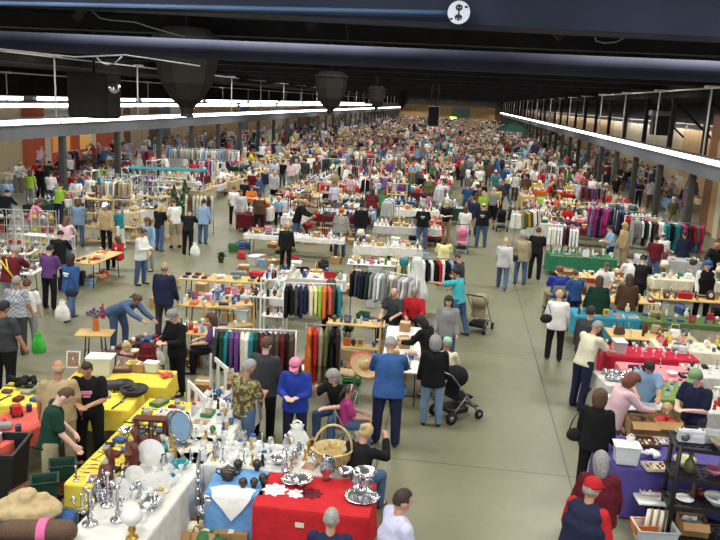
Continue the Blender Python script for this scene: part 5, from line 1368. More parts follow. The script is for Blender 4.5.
# --- right side stalls
t_h = mt(612,458,742,452,1.15,'the purple cloth table',(84,72,150),drop=.7,goods=None)
for px, py, kn, cc, s_, lab, rz in ((640,432,'cardboard_box','brown',1.2,'open carton at the back of the purple cloth',.1),(664,432,'cardboard_box','red',1.2,'second open carton beside the child in blue',.1),(648,444,'tray_of_trinkets','brown',.9,'shallow tray of mixed jewellery on the purple cloth',.1),(664,442,'tray_of_trinkets','white',.8,'pale tray of trinkets behind the white garments',.1),(625,462,'storage_tub','white',1.1,'clear tub at the front left of the purple cloth',0),(655,468,'tray_of_trinkets','cream',.9,'tray of cream doilies at the front of the purple cloth',.2),(652,456,'crumpled_cloth','white',.9,'white crumpled linens on the purple cloth',.3),(679,450,'picture_frame','tan',1.1,'tan framed panel beside the black shelving',1.2)):
    put(kn, px, py, .785, rz, s_, cc, lab)
c = P(629,452,.9); carrier(c.x, c.y, .765, .2, 'white carrier bag with yellow and red print on purple cloth', 'white', sc=.9)
c = P(652,492,.35); mt(636,497,668,497,.4,'the low step before the purple cloth',None,'whitepaint',H=.42,goods=None,label='low white step before the purple cloth')
put('tray_of_trinkets',651,491,.43,.1,1.0,'white','white card tray of brooches on the low step')
c = P(656,522,.3); t = K['plastic_crate'].put((c.x,c.y,0), .1, 1.5, 'light grey', 'pale crate of rolled papers before the purple cloth')
for i in range(7): tag(O('paper_roll', MB().cyl((0,0,0),(.03,.02,.42),.028,.028,'card' if i % 2 else 'paper',8).mesh('paper_roll'), None, (c.x-.13+.045*i, c.y+.03*(i%2), .04)), 'rolled paper standing in the pale crate', 'paper roll', 'rolled papers in the pale crate')
put('plastic_crate',643,532,.1,.1,.9,'orange','small orange crate beside the crate of rolled papers')
# black plastic shelving at the right edge
c = P(676,448,1.42); SX, SY = c.x+.62, c.y+.2
t = thing('shelving_unit', 'black plastic shelving at the lower right corner', 'shelf', (SX, SY, 0), -.05)
for sx in (-1, 1):
    for sy in (-1, 1): O('post', MB().cyl((sx*.56,sy*.24,0),(sx*.56,sy*.24,1.46),.032,.032,'blackplastic',10).mesh('post'), t)
for z_ in (.12,.58,1.0,1.42):
    s_ = MB().box((0,.25,z_),(1.24,.03,.05),'blackplastic').box((0,-.25,z_),(1.24,.03,.05),'blackplastic').box((-.6,0,z_),(.03,.5,.05),'blackplastic').box((.6,0,z_),(.03,.5,.05),'blackplastic')
    for i in range(11): s_.box((-.55+i*.11,0,z_),(.05,.5,.02),'blackplastic')
    for i in range(5): s_.box((0,-.2+i*.1,z_+.001),(1.2,.04,.021),'blackplastic')
    O('shelf', s_.mesh('shelf'), t)
def onshelf(kn, u, v_, z_, cc, lab, s_=1, rz=0):
    p = Matrix.Translation((SX,SY,0)) @ Matrix.Rotation(-.05,4,'Z') @ Vector((u, v_, z_)); K[kn].put(tuple(p), rz, s_, cc, lab)
onshelf('radio',-.38,0,1.435,'silver','silver-grey adding machine on the top black shelf',1.15); onshelf('plastic_crate',-.1,.1,1.435,'light grey','pale grey box behind the adding machine',.8)
onshelf('bowl',-.02,-.12,1.435,'khaki','large greenish bowl on the top black shelf',1.35); onshelf('pitcher',.3,0,1.435,'grey','grey jug at the right end of top black shelf',1.1)
onshelf('potted_plant' if 0 else 'vase',-.36,-.05,1.015,'olive','olive pot on the second black shelf',1.05); onshelf('bowl',-.38,.12,1.015,'pale yellow','pale yellow planter on the second black shelf',1.4); onshelf('bowl',-.02,-.02,1.015,'pink','pink glass bowl on the second black shelf',1.1); onshelf('picture_frame',.15,.12,1.015,'light blue','bright blue framed picture on the second black shelf',.8)
onshelf('plate',-.35,0,.595,'white','white plate on the third black shelf'); onshelf('figurine',-.22,.1,.595,'brown','brown figurine on the third black shelf',1.2); onshelf('bowl',.05,-.05,.595,'white','large white bowl on the third black shelf',1.5); onshelf('teapot',-.1,.12,.595,'maroon','maroon teapot behind the large white bowl')
onshelf('cardboard_box',-.2,0,.135,'white','open carton on the lowest black shelf')
mt(618,405,655,398,.7,'the table of silver wrap by the cream-shirted man',None,'whitepaint',goods=None)
b = MB(); r_ = random.Random(8)
for i in range(26): b.ell((r_.uniform(-.38,.38),r_.uniform(-.22,.22),.04+r_.random()*.05),(r_.uniform(.05,.1),r_.uniform(.05,.1),.05),'silver',6,4)
c = P(620,376,.8); tag(O('foil_heap', MB().box((0,0,0),(1,1,1),'silver') and b.mesh('foil_heap'), None, (c.x+.1,c.y,.765), (0,0,.1)), 'heap of crinkled silver foil at the aisle edge', 'foil')
mt(606,382,650,376,.75,'the silver foil table','clothwhite',drop=.3)
mt(622,370,694,374,.85,'the pink cloth table','coral' if 0 else (240,140,150),drop=.4,goods=('tray_of_trinkets','plastic_crate','crumpled_cloth','tray_of_trinkets','bowl'),n=9,seed=81,cell=.33)
mt(606,352,690,354,.75,'the red cloth stall table',(206,30,60),drop=.5,goods=('storage_tub','goblet','table_lamp','purse','radio','papers'),n=12,seed=82,cell=.27)
t = mt(610,333,692,337,.75,'the long tan plank table',None,'pinewood',goods=('crumpled_cloth','crumpled_cloth','folded_clothes','crumpled_cloth','purse'),n=9,seed=83,cell=.33)
mt(690,372,740,372,.8,'the table of denim bags at right','clothwhite',drop=.3,goods=('crumpled_cloth','purse','folded_clothes','cardboard_box'),n=9,seed=84,cell=.3)
mt(655,393,690,390,.85,'the green mat table before the girl in blue',(120,150,70),drop=.3,goods=('bowl','papers','tray_of_trinkets','glass_jar'),n=9,seed=85,cell=.25)
mt(700,405,740,405,.85,'the corner table beside the green-capped man','clothwhite',drop=.3,goods=MIX,n=12,seed=86,cell=.22)
mt(574,313,636,315,.8,'the turquoise cloth table',(50,150,180),drop=.5,goods=('folded_clothes','papers','cardboard_box'),n=7,seed=87,cell=.33)
mt(640,318,738,323,.8,'the long green-covered table',(84,110,56),drop=.12,goods=('cardboard_box','papers','wicker_basket','closed_box','crumpled_cloth','tray_of_trinkets'),n=16,seed=88,cell=.3)
mt(655,345,738,350,.75,'the table of toys and denim at right','cream',drop=.3,goods=('crumpled_cloth','game_box','doll','mug','purse','tray_of_trinkets'),n=16,seed=89,cell=.26)
mt(574,298,650,298,.8,'the tan table of carved woodwork',None,'pinewood',goods=('mantel_clock','wicker_basket','radio','picture_frame','bowl','cardboard_box'),n=16,seed=90,cell=.27)
mt(652,296,738,300,.8,'the tan table with wooden birdhouses',None,'pinewood',goods=('mantel_clock','closed_box','figurine','candlestick','toolbox','picture_frame','brass_candlestick'),n=22,seed=91,cell=.24)
mt(560,275,640,276,.8,'the brown goods table behind the green cloth',None,'pinewood',goods=('cardboard_box','bowl','crumpled_cloth','mug','wicker_basket'),n=15,seed=92,cell=.27)
mt(650,277,738,281,.8,'the brass-and-wood table at right','cream',drop=.3,goods=MIX,n=20,seed=93,cell=.25)
mt(549,253,613,256,.8,'the green cloth table with white cards',(40,120,84),drop=.6,goods=('mug','papers','glass_jar','figurine','plate','bottle'),n=18,seed=94,cell=.22)
mt(636,255,700,262,.8,'the grey cloth table by the clothes rails','light grey',drop=.6,goods=('papers','small_case','bowl'),n=6,seed=95,cell=.3)
for i, (px, py) in enumerate(((583,257),(599,267))):
    c = P(px, py, .65); tag(O('sign_card', MB().box((0,0,.12),(.22,.012,.26),'paper').mesh('sign_card'), None, (c.x,c.y-.55 if i == 0 else c.y-.75,.77 if i == 0 else .5), (0,0,0)), ('white card sign on the green cloth table','white card hanging on the green cloth front')[i], 'sign')
c1 = P(632,219,1.6)
rack(c1.x, c1.y, c1.x+1.4, c1.y+.1, 1.6, ['brown','maroon','white','grey','dark green','white','black','maroon'], ['jacket','coat'], 'clothes rail behind the tan dress woman', 'steel', 15, 101)
c1 = P(665,222,1.6); rack(c1.x, c1.y, c1.x+1.5, c1.y+.1, 1.6, ['black','dark grey','teal','black','maroon','navy','magenta','red'], ['jacket','coat'], 'dark clothes rail at the right columns', 'steel', 16, 102)
c1 = P(590,205,1.9); rack(c1.x, c1.y, c1.x+.9, c1.y-.6, 1.9, ['light blue','pale denim','denim','light blue','navy','magenta'], ['dress','coat'], 'tall rail of blue dresses behind the green cloth table', 'steel', 9, 103)
c1 = P(548,225,1.6); rack(c1.x, c1.y, c1.x+1.1, c1.y, 1.6, ['white','white','cream','black','maroon','dark grey'], ['jacket','shirt'], 'rail of white jackets near the red shirt', 'steel', 10, 104)
c1 = P(516,212,1.5); rack(c1.x, c1.y, c1.x+1.0, c1.y+2.0, 1.5, ['khaki','green','orange','maroon','white','brown','lime'], ['shirt','jacket'], 'mixed rail at the right edge of the main aisle', 'steel', 16, 105)
# long tables with bright orange, yellow and green covers at the aisle edge
for i, (x1, y1, x2, y2, cc, nm) in enumerate(((533,190,575,193,'orange','orange'),(530,183,572,186,'yellow','yellow'),(538,198,580,201,'lime','green'))):
    mt(x1, y1, x2, y2, .7, 'the bright %s covered table at mid right' % nm, cc, drop=.3, goods=('game_box','crumpled_cloth'), n=3, seed=110+i, cell=.4)
c = P(694,243,.4); tag(O('blue_barrel', MB().lathe([(.28,0),(.3,.02),(.33,.78),(.36,.8),(.36,.86),(.31,.86),(.29,.8),(.001,.1)],'gloss',20).mesh('blue_barrel'), None, (c.x,c.y,0), (0,0,0), None, 'blue'), 'blue round bin at the right end of the grey cloth table', 'bin')
# pushchairs
for px, py, rot, cc, lab in ((480,312,-20,'khaki','khaki pushchair by the teal-shirted woman'),(457,392,-50,'black','black pushchair beside the grey-haired woman in black'),(501,220,10,'black','black pushchair in the main aisle'),(462,240,180,'pink','pink pushchair by the white tank top woman')):
    c = P(px, py, .5); pushchair(c.x, c.y, R(rot), cc, lab)
# ------------------------------------------------------------------ people one can single out
J = 'jeans'; T_ = 'trousers'
def pp(px, py, f, pose, top, bot, hair, lab, h=1.72, **k):
    bt = {'denim':'denim','pale':'pale denim','jeans':'denim'}.get(bot, bot)
    b_ = (bt, 'shorts') if k.pop('shorts', False) else (bt, 'jeans')
    return person(px, py, f, pose, tuple(top), b_, tuple(hair), lab, h, **k)
pp(62,184,160-160,'browse',('lime','tee'),'navy',('dark','short'),'person in a lime green shirt in front of the nearest left column')
pp(41,199,-50,'browse',('pink','tee'),'grey',('brown','bob'),'woman in a bright pink tee at the far left stall')
pp(67,217,10,'browse',('pale pink','tee'),'denim',('brown','long'),'woman in a pale pink tee by the white half-height shelf')
pp(79,199,10,'hold',('pale denim','jacket'),'denim',('brown','bob'),'woman in a denim jacket left of the tan jacket')
pp(105,203,180,'stand',('tan','jacket'),'black',('grey','short'),'man in a tan jacket and white cap facing the camera',hat='cap',hatcol='white')
pp(116,206,80,'hold',('teal','tee'),'white',('black','short'),'person in a teal tee beside the tan-jacketed man',1.6)
pp(117,236,70,'sit',('red','tee'),'black',('brown','long'),'girl in a red top squatting beside the pine table',1.45)
pp(145,229,-100,'hold',('white','blouse'),'denim',('brown','bun'),'woman in a white blouse with a yellow tote bag')
pp(165,262,-5,'stand',('navy','suit'),'dark grey',('grey','fringe'),'balding man in a dark navy suit in the second aisle',1.8)
pp(162,204,-20,'hold',('black','tee'),'denim',('blond','bob'),'blond woman in a black top beside the white-shirted man')
pp(173,199,50,'hold',('white','tee'),'khaki',('brown','short'),'man in a white shirt and khaki shorts by the evergreens',1.82,shorts=True)
pp(147,218,160,'stand',('light blue','blouse'),'grey',('brown','curly'),'woman in a pale blue blouse behind the tote bag woman')
pp(51,245,0,'hold',('purple','tee'),'black',('black','short'),'person in a purple tee and black trousers at the left table',1.68)
pp(16,247,0,'browse',('maroon','tee'),'grey',('grey','short'),'heavy man in a maroon tee with yellow straps',1.78,wide=1.15)
pp(71,254,-10,'walk',('blue','hoodie'),'denim',('dark','bob'),'woman in a blue hoodie and jeans holding a white bag',1.7,patch=('white','back'))
pp(17,276,0,'stout',('light grey','tee'),'dark grey',('grey','short'),'person in a patterned grey shirt with a bright green bag',1.7,gar_mat='dots')
pp(27,279,20,'stand',('white','tee'),'grey',('brown','short'),'person in a white top beside the patterned grey shirt',1.6)
pp(4,301,-10,'stout',('dark grey','tee'),'black',('black','short'),'stout man in a dark grey shirt with his back turned',1.78,wide=1.12)
pp(61,231,10,'browse',('black','jacket'),'black',('black','short'),'person in a black leather jacket behind the black cases')
pp(51,171,0,'stand',('white','tee'),'denim',('dark','short'),'person in a white tee at the nearest left column')
pp(30,170,10,'stand',('lime','tee'),'grey',('brown','bob'),'person in a green top with a yellow strap near the snack counter')
pp(40,165,0,'stand',('black','tee'),'black',('dark','short'),'person in black beside the green top near the snack counter')
pp(6,177,20,'stand',('light blue','tee'),'denim',('grey','short'),'person in a pale blue shirt at the left picture edge')
pp(8,190,0,'browse',('black','jacket'),'black',('black','short'),'person in a black coat at the left picture edge')
pp(75,178,190,'hold',('white','tee'),'denim',('brown','bob'),'person in a white and green top right of the column')
pp(82,174,180,'hold',('blue','tee'),'denim',('dark','short'),'person in a blue shirt between two white tops')
pp(89,174,170,'stand',('white','blouse'),'khaki',('dark','short'),'person in a white blouse right of the blue shirt')
pp(103,164,10,'stand',('lime','tee'),'olive',('brown','short'),'person in a pale green shirt near the second left column')
pp(139,296,-110,'bend',('denim','jacket'),'denim',('brown','tail'),'woman in a denim jacket bending over the dark table',1.68)
pp(58,360,20,'stout',('tan','tee'),'khaki',('tan','fringe'),'bald man in a tan shirt with his back turned',1.78)
pp(86,363,195,'hold',('black','tee'),'black',('dark','buzz'),'young man in a black tee looking down at the yellow table',1.74,patch=('pink','front'))
pp(71,389,-60,'look',('dark green','tee'),'khaki',('brown','buzz'),'man in a dark green tee looking down at the flatware',1.76)
pp(126,343,170,'child',('pale pink','tee'),'white',('blond','curly'),'toddler in pale pink behind the yellow table',.95)
pp(171,311,150,'hold',('black','jacket'),'black',('grey','short'),'person in a black jacket and grey cap with maroon backpack',1.7,hat='cap',hatcol='grey')
pp(210,313,100,'sit',('purple','tee'),'black',('brown','bob'),'seated woman in a purple top left of the clothes rail',1.66)
pp(251,360,-30,'hold',('olive','tee'),'denim',('grey','short'),'grey-haired person in a camouflage shirt with back turned',1.7,gar_mat='camo',wide=1.1)
pp(267,337,-10,'stand',('dark grey','hoodie'),'black',('brown','short'),'person in a dark grey hooded top behind the pink cap',1.78)
pp(295,360,180,'hold',('royal blue','jacket'),'navy',('brown','long'),'woman in a royal blue jacket and a pink cap',1.66,hat='cap',hatcol='pink')
pp(332,371,150,'sitlean',('black','tee'),'denim',('grey','curly'),'grey-haired person in a black tee sitting with hand raised',1.72)
pp(352,385,-75,'sit',('magenta','tee'),'denim',('brown','tail'),'girl in a magenta tee with a white headband',1.45,hat='band',hatcol='white')
pp(331,280,180,'hold',('navy','sweater'),'black',('brown','curly'),'woman in a navy sweater behind the pine shelf',1.66)
pp(415,288,180,'sit',('red','sweater'),'black',('grey','short'),'woman in a red sweater seated behind a narrow table',1.72)
pp(449,296,170,'stand',('grey','cardigan'),'denim',('dark','long'),'woman with long dark hair in a grey cardigan',1.66)
pp(455,268,60,'spread',('turquoise','tee'),'denim',('black','tail'),'woman in a turquoise tee stretching her arm to the gown',1.74)
pp(419,316,60,'browse',('black','jacket'),'black',('black','bob'),'black-haired person in a black coat with white strap',1.66)
pp(436,336,10,'stand',('black','jacket'),'pale',('grey','curly'),'grey-haired woman in a black jacket and pale jeans',1.66)
pp(448,338,-10,'sit',('cream','tee'),'khaki',('grey','short'),'person in a cream top and a mint green cap',1.6,hat='cap',hatcol=(150,210,180))
pp(391,338,5,'browse',('blue','long shirt'),'navy',('grey','short'),'man in a blue denim shirt bending over a box',1.84,wide=1.1)
pp(394,288,160,'sit',('dark grey','tee'),'black',('red','fringe'),'balding red-faced person seated beside the red sweater',1.7)
pp(560,290,-5,'stand',('white','jacket'),'black',('blond','short'),'woman in a white jacket and black trousers in the aisle',1.66)
pp(592,306,-30,'stand',('dark grey','jacket'),'denim',('dark','short'),'man in a dark grey jacket behind the cream shirt',1.8)
pp(600,322,-50,'browse',('cream','tee'),'navy',('grey','short'),'man in a cream short-sleeved shirt and navy trousers',1.8)
pp(601,390,-20,'stand',('black','jacket'),'black',('brown','curly'),'woman in a black coat with a black handbag',1.66)
pp(636,375,-70,'browse',('pale pink','hoodie'),'denim',('red','curly'),'woman in a pale pink hooded jacket at the foil table',1.68)
pp(650,363,170,'browse',('light blue','tee'),'denim',('dark','long'),'girl with long dark hair in a light blue top',1.6)
pp(695,371,130,'hold',('navy','tee'),'dark grey',('brown','short'),'man in a navy tee and a green cap looking down',1.78,hat='cap',hatcol=(130,160,110))
pp(668,404,170,'child',('royal blue','tee'),'denim',('blond','bob'),'blond child in a royal blue top behind the cartons',1.15)
pp(600,276,0,'stout',('dark green','hoodie'),'khaki',('brown','bob'),'person in a dark green hooded top at the turquoise table',1.7)
pp(630,274,-5,'stand',('brown','jacket'),'khaki',('brown','long'),'woman with long brown hair in a brown jacket',1.68)
pp(560,266,10,'sit',('royal blue','tee'),'khaki',('red','short'),'heavy person in a blue shirt seated before the tan table',1.76,wide=1.15)
pp(644,256,-20,'browse',('black','tee'),'black',('dark','short'),'man in a black tee and dark cap at the carved woodwork',1.76,hat='cap',hatcol='black')
pp(630,255,10,'browse',('white','tee'),'grey',('dark','short'),'man in a white shirt left of the dark cap',1.74)
pp(607,263,170,'sit',('white','tee'),'grey',('brown','short'),'person in a white shirt sitting behind the tan table',1.7)
pp(657,235,-5,'stand',('maroon','tee'),'denim',('black','short'),'person in a maroon top and jeans with a pink bag',1.7)
pp(663,232,0,'stand',('white','tee'),'tan',('brown','fringe'),'man in a white shirt behind the maroon top',1.76)
pp(685,231,20,'stand',('navy','sweater'),'denim',('dark','short'),'person in a navy sweater with a brown shoulder bag',1.7)
pp(709,261,190,'stand',('white','long shirt'),'navy',('dark','short'),'man in a blue cap and dark vest facing the camera',1.78,hat='cap',hatcol='blue',vest='black')
pp(717,243,150,'browse',('black','jacket'),'black',('grey','fringe'),'balding man in black at the right picture edge',1.8)
pp(609,226,100,'hold',('light blue','tee'),'navy',('dark','bun'),'woman in a pale blue top drinking beside the tan dress',1.66)
pp(625,223,110,'stand',('tan','coat'),'tan',('blond','curly'),'woman in a long tan patterned dress by the clothes rails',1.7)
pp(569,205,180,'sit',('red','tee'),'black',('dark','short'),'person in a red tee seated beyond the green cloth table',1.75)
pp(602,452,0,'stout',('maroon','sweater'),'black',('grey','bob'),'woman with grey bobbed hair in a maroon sweater',1.66)
pp(594,479,-40,'stout',('red','long shirt'),'navy',('grey','short'),'man in a red cap, navy vest and red sleeves',1.72,hat='cap',hatcol='red',vest='navy')
pp(368,424,-30,'sitlean',('black','sweater'),'denim',('blond','bun'),'blond woman in a black sweater sitting at the china table',1.74)
pp(405,489,-60,'stout',('lavender','long shirt'),'grey',('dark','buzz'),'grey-haired man in a pale lavender shirt at the bottom edge',1.78)
pp(332,508,0,'stand',('navy','tee'),'navy',('grey','buzz'),'grey-haired person in navy at the bottom edge',1.6)
pp(191,209,0,'browse',('black','tank'),'black',('dark','bun'),'woman in a black sleeveless top with pale bags',1.68)
pp(204,199,-10,'stand',('light blue','jacket'),'denim',('dark','tail'),'person in a light blue jacket and jeans in the second aisle',1.72)
pp(234,186,30,'stand',('white','tee'),'black',('red','short'),'person in a white tee and black trousers at the second aisle',1.7)
pp(241,190,-160,'stand',('light grey','hoodie'),'grey',('brown','short'),'person in a pale grey hooded top and grey trousers',1.7)
pp(246,179,-20,'hold',('black','tee'),'denim',('dark','short'),'person in a black tee behind the pale grey hooded top',1.72)
pp(257,175,120,'hold',('blue','tee'),'denim',('brown','short'),'man in a blue tee facing the black tee',1.76)
pp(260,193,10,'stout',('brown','tee'),'black',('dark','short'),'stout person in a brown tee and black trousers',1.72)
pp(252,186,-150,'hold',('orange','tee'),'black',('brown','bob'),'person in orange behind the brown tee',1.6)
pp(279,196,-170,'child',('light blue','tee'),'black',('blond','short'),'child in a light blue shirt by the long table',1.35)
pp(306,200,-95,'browse',('black','jacket'),'denim',('blond','short'),'fair-haired man in a black jacket leaning over the long table',1.82)
pp(287,223,0,'stand',('black','jacket'),'black',('blond','bun'),'small blond woman in black before the long table',1.6)
pp(342,208,-5,'stout',('grey','tee'),'denim',('red','short'),'man in a plaid shirt and an orange cap',1.78,gar_mat='plaid',hat='cap',hatcol='orange')
pp(225,168,-20,'sitlean',('white','tee'),'black',('grey','short'),'hunched person in a white tee seated at mid left',1.9,wide=1.15)
pp(283,160,0,'stand',('black','tee'),'denim',('dark','short'),'person in a black tee and jeans beyond the second aisle')
pp(304,158,10,'stand',('maroon','tee'),'denim',('dark','short'),'person in a maroon tee and jeans at mid hall')
pp(317,160,0,'stand',('brown','tee'),'denim',('brown','short'),'person in a brown tee and jeans right of the maroon tee')
pp(335,170,170,'stand',('khaki','tee'),'black',('grey','bob'),'person in a khaki shirt at the yellow cartons')
pp(328,188,10,'sit',('black','tee'),'black',('black','short'),'person in black seated before the yellow cartons',1.7)
pp(484,203,-5,'stout',('black','tee'),'denim',('brown','fringe'),'stout man in a black tee walking away in the main aisle',1.82,patch=('light grey','back'),wide=1.05)
pp(466,206,5,'walk',('white','tank'),'light blue',('brown','bob'),'woman in a pale mint tank top beside the black tee man',1.68)
pp(475,196,-5,'stand',('navy','tee'),'navy',('dark','short'),'man in a navy tee ahead of the black tee man',1.78)
pp(484,191,10,'stand',('lime','tee'),'khaki',('blond','bob'),'person in a yellow-green top ahead of the black tee man',1.65)
pp(475,177,60,'hold',('white','tee'),'grey',('brown','short'),'person in a white tee standing sideways in the main aisle',1.76)
pp(497,186,180,'stand',('yellow','tee'),'black',('black','bob'),'person in a yellow and black top behind the black pushchair')
pp(506,238,-5,'walk',('light grey','hoodie'),'denim',('blond','short'),'woman in a pale grey hooded top with a black handbag',1.68)
pp(524,232,0,'stand',('khaki','jacket'),'denim',('grey','short'),'man in a khaki cream jacket and jeans in the main aisle',1.74)
pp(539,227,-10,'stand',('black','tee'),'black',('brown','short'),'man in dark clothes right of the khaki cream jacket',1.8)
pp(424,204,0,'stout',('black','tee'),'denim',('grey','short'),'stout man in a black printed tee and jeans',1.78,patch=('light grey','back'))
pp(447,202,170,'hold',('black','tee'),'khaki',('brown','short'),'person in a black tee and a tan cap facing the camera',1.7,hat='cap',hatcol='tan')
pp(445,236,0,'hold',('pale yellow','tee'),'denim',('brown','bob'),'woman in a pale yellow top beside the gown',1.62)
pp(456,253,70,'hold',('dark grey','tee'),'black',('brown','buzz'),'man in a dark grey shirt looking at the gown',1.76)
pp(385,190,-20,'browse',('green','tee'),'olive',('brown','bob'),'person in a light green tee at the crate table')
pp(386,174,0,'browse',('purple','tee'),'denim',('black','short'),'person in a dark purple tee beyond the crate table')
pp(362,203,0,'stout',('black','jacket'),'denim',('black','short'),'person in a black jacket at the brass-ware table')
pp(430,176,0,'stout',('olive','jacket'),'black',('red','short'),'person in a dark olive jacket beyond the crate table',1.78)
pp(432,191,10,'sit',('pink','tee'),'black',('brown','bob'),'person in pink seated by the crate table',1.7)
pp(446,181,10,'sit',('pale pink','tee'),'black',('dark','short'),'person in pale pink seated behind the black and tan cap',1.7)
pp(526,169,150,'stout',('black','tee'),'black',('red','short'),'man in a black shirt and an orange cap at the bright tables',1.8,hat='cap',hatcol='orange')
pp(557,172,0,'stand',('pink','tee'),'grey',('grey','short'),'person in pink at the middle right stalls')
pp(588,168,0,'stand',('brown','jacket'),'khaki',('dark','short'),'person in a brown vest by the right columns')
pp(617,176,0,'stand',('black','tee'),'black',('brown','short'),'person in black at the third right column')
pp(640,180,150,'hold',('navy','tee'),'navy',('dark','short'),'person in navy between the right columns')
pp(674,197,0,'stand',('olive','tee'),'khaki',('white','short'),'person in an olive shirt and white cap by the columns',hat='cap',hatcol='white')
pp(556,195,100,'sit',('coral','tee'),'khaki',('brown','bob'),'person in a coral dress sitting left of the red tee',1.7)
pp(575,270,20,'hold',('blue','tee'),'navy',('brown','short'),'person in blue behind the tan woodwork',1.6)
pp(398,330,80,'child',('grey','tee'),'navy',('brown','short'),'child hidden beside the narrow table',1.2) if 0 else None
# things people hold or carry
c = P(297,432,.7); carrier(c.x, c.y, .22, .2, 'big white carrier bag held by the woman in royal blue', sc=1.45)
c = P(58,310,.6); carrier(c.x+.1, c.y, .35, .4, 'white carrier bag held by the blue hoodie woman', sc=1.1)
c = P(41,343,.6); carrier(c.x, c.y-.1, .42, 0, 'bright green carrier bag of the patterned grey shirt', (60,190,60), sc=1.0)
c = P(165,356,.7); carrier(c.x, c.y-.25, .62, 0, 'small white carrier bag held by the grey cap wearer', sc=.75)
c = P(195,248,.5); carrier(c.x, c.y, .2, .3, 'pale carrier bag beside the black sleeveless top', sc=1.1)
c = P(284,214,.9); carrier(c.x+.15, c.y-.15, .35, .3, 'pink and white bag beside the child in light blue', 'pale pink', sc=.9)
c = P(150,352,.95); t = thing('backpack', 'maroon backpack hanging in front of the black jacket', 'bag', (c.x, c.y-.1, .72), .3)
O('bag_body', MB().box((0,0,.22),(.34,.18,.44),'cloth',bev=.07,taper=.8).mesh('bag_body'), t, color='maroon'); O('pocket', MB().box((0,-.11,.14),(.26,.06,.2),'cloth',bev=.02).mesh('pocket'), t, color='maroon')
c = P(147,250,1.0); handbag(c.x-.0, c.y-.22, .95, .4, 'pale yellow', 'pale yellow tote bag on the white blouse woman', 1.25)
for px, py, z, cc, lab in ((546,318,1.05,'black','black handbag on the arm of the white jacket woman'),(514,258,1.0,'black','black handbag of the pale grey hooded woman'),(575,433,.9,'black','black handbag hanging from the black coat'),(664,255,1.0,'magenta','pink bag on the maroon top person'),(693,262,.95,'brown','brown shoulder bag of the navy sweater'),(73,292,.95,'navy','navy shoulder bag beside the blue hoodie')):
    c = P(px, py, z); handbag(c.x, c.y-.05, z, .2, cc, lab, .85)
# yellow straps on the maroon shirt
x, y = at_head(16,247,'browse',0,1.78)
tag(O('shoulder_straps', MB().tube([(-.16,-.10,1.42),(.02,-.16,1.22),(.18,-.13,1.0)],.018,'matte',6).tube([(-.02,-.09,1.45),(.06,-.16,1.2),(.17,-.14,1.05)],.014,'matte',6).mesh('straps'), None, (x,y+.0,.02), (0,0,0), None, 'yellow'), 'yellow straps across the maroon tee', 'strap')
# ------------------------------------------------------------------ the stalls and the crowd beyond the near half
rf = random.Random(42)
ORD = ['first','second','third','fourth','fifth','sixth','seventh','eighth','ninth','tenth','eleventh','twelfth','thirteenth','fourteenth']
def colname(y):
    n = int(round((y-COL0)/BAY)); n = max(0, min(13, n)); return ORD[n]
LINES = [(-0.95,'middle stalls',0,'main aisle edge'),(-8.75,'middle stalls',0,'second aisle edge'),(-2.9,'middle stalls',1,'inner row'),(-4.9,'middle stalls',1,'centre row'),(-6.9,'middle stalls',1,'outer row'),
         (3.9,'right stalls',0,'main aisle edge'),(9.2,'right stalls',0,'column edge'),(5.7,'right stalls',1,'inner row'),(7.5,'right stalls',1,'outer row'),(-13.2,'left stalls',0,'second aisle edge'),(-17.3,'left stalls',0,'column edge'),(-15.3,'left stalls',1,'centre row'),(-21.4,'left gallery',1,'inner row'),(-24.6,'left gallery',1,'wall row'),(12.9,'right gallery',1,'inner row'),(15.0,'right gallery',1,'wall row')]
def busy(x, y, r):
    return any(abs(t.c.x-x) < r+t.L*.5*abs(math.cos(t.rot))+t.W*.5*abs(math.sin(t.rot)) and abs(t.c.y-y) < r+t.L*.5*abs(math.sin(t.rot))+t.W*.5*abs(math.cos(t.rot)) for t in TABLES)
CLC = ['clothwhite','clothwhite','clothwhite','cream',None,None,'tan','red','blue','dark green','light grey',None,'clothwhite','light blue','maroon']
SETS = [MIX, CHINA, BOXY, TOYS, CLOTHY, MIX, ('book_stack','game_box','book','picture_frame','table_lamp'), ('table_lamp','vase','wicker_basket','potted_plant','mantel_clock','mirror'), SILV+('bowl','plate'), TOOLS+('toolbox',)]
CC = ['white','black','navy','grey','cream','red','denim','olive','brown','light blue','maroon','pink','purple','green','light grey','tan','teal','dark grey','white','black']
nt = len([1 for t in TABLES if t.phrase]); nr = 0; ns = 0
TCAP = 296
ptr = []
for li, (x, nm, inner, edge) in enumerate(LINES): ptr.append([{'left stalls': 30, 'left gallery': 40, 'right gallery': 46}.get(nm, 31.5), li, 0])
ystop = None
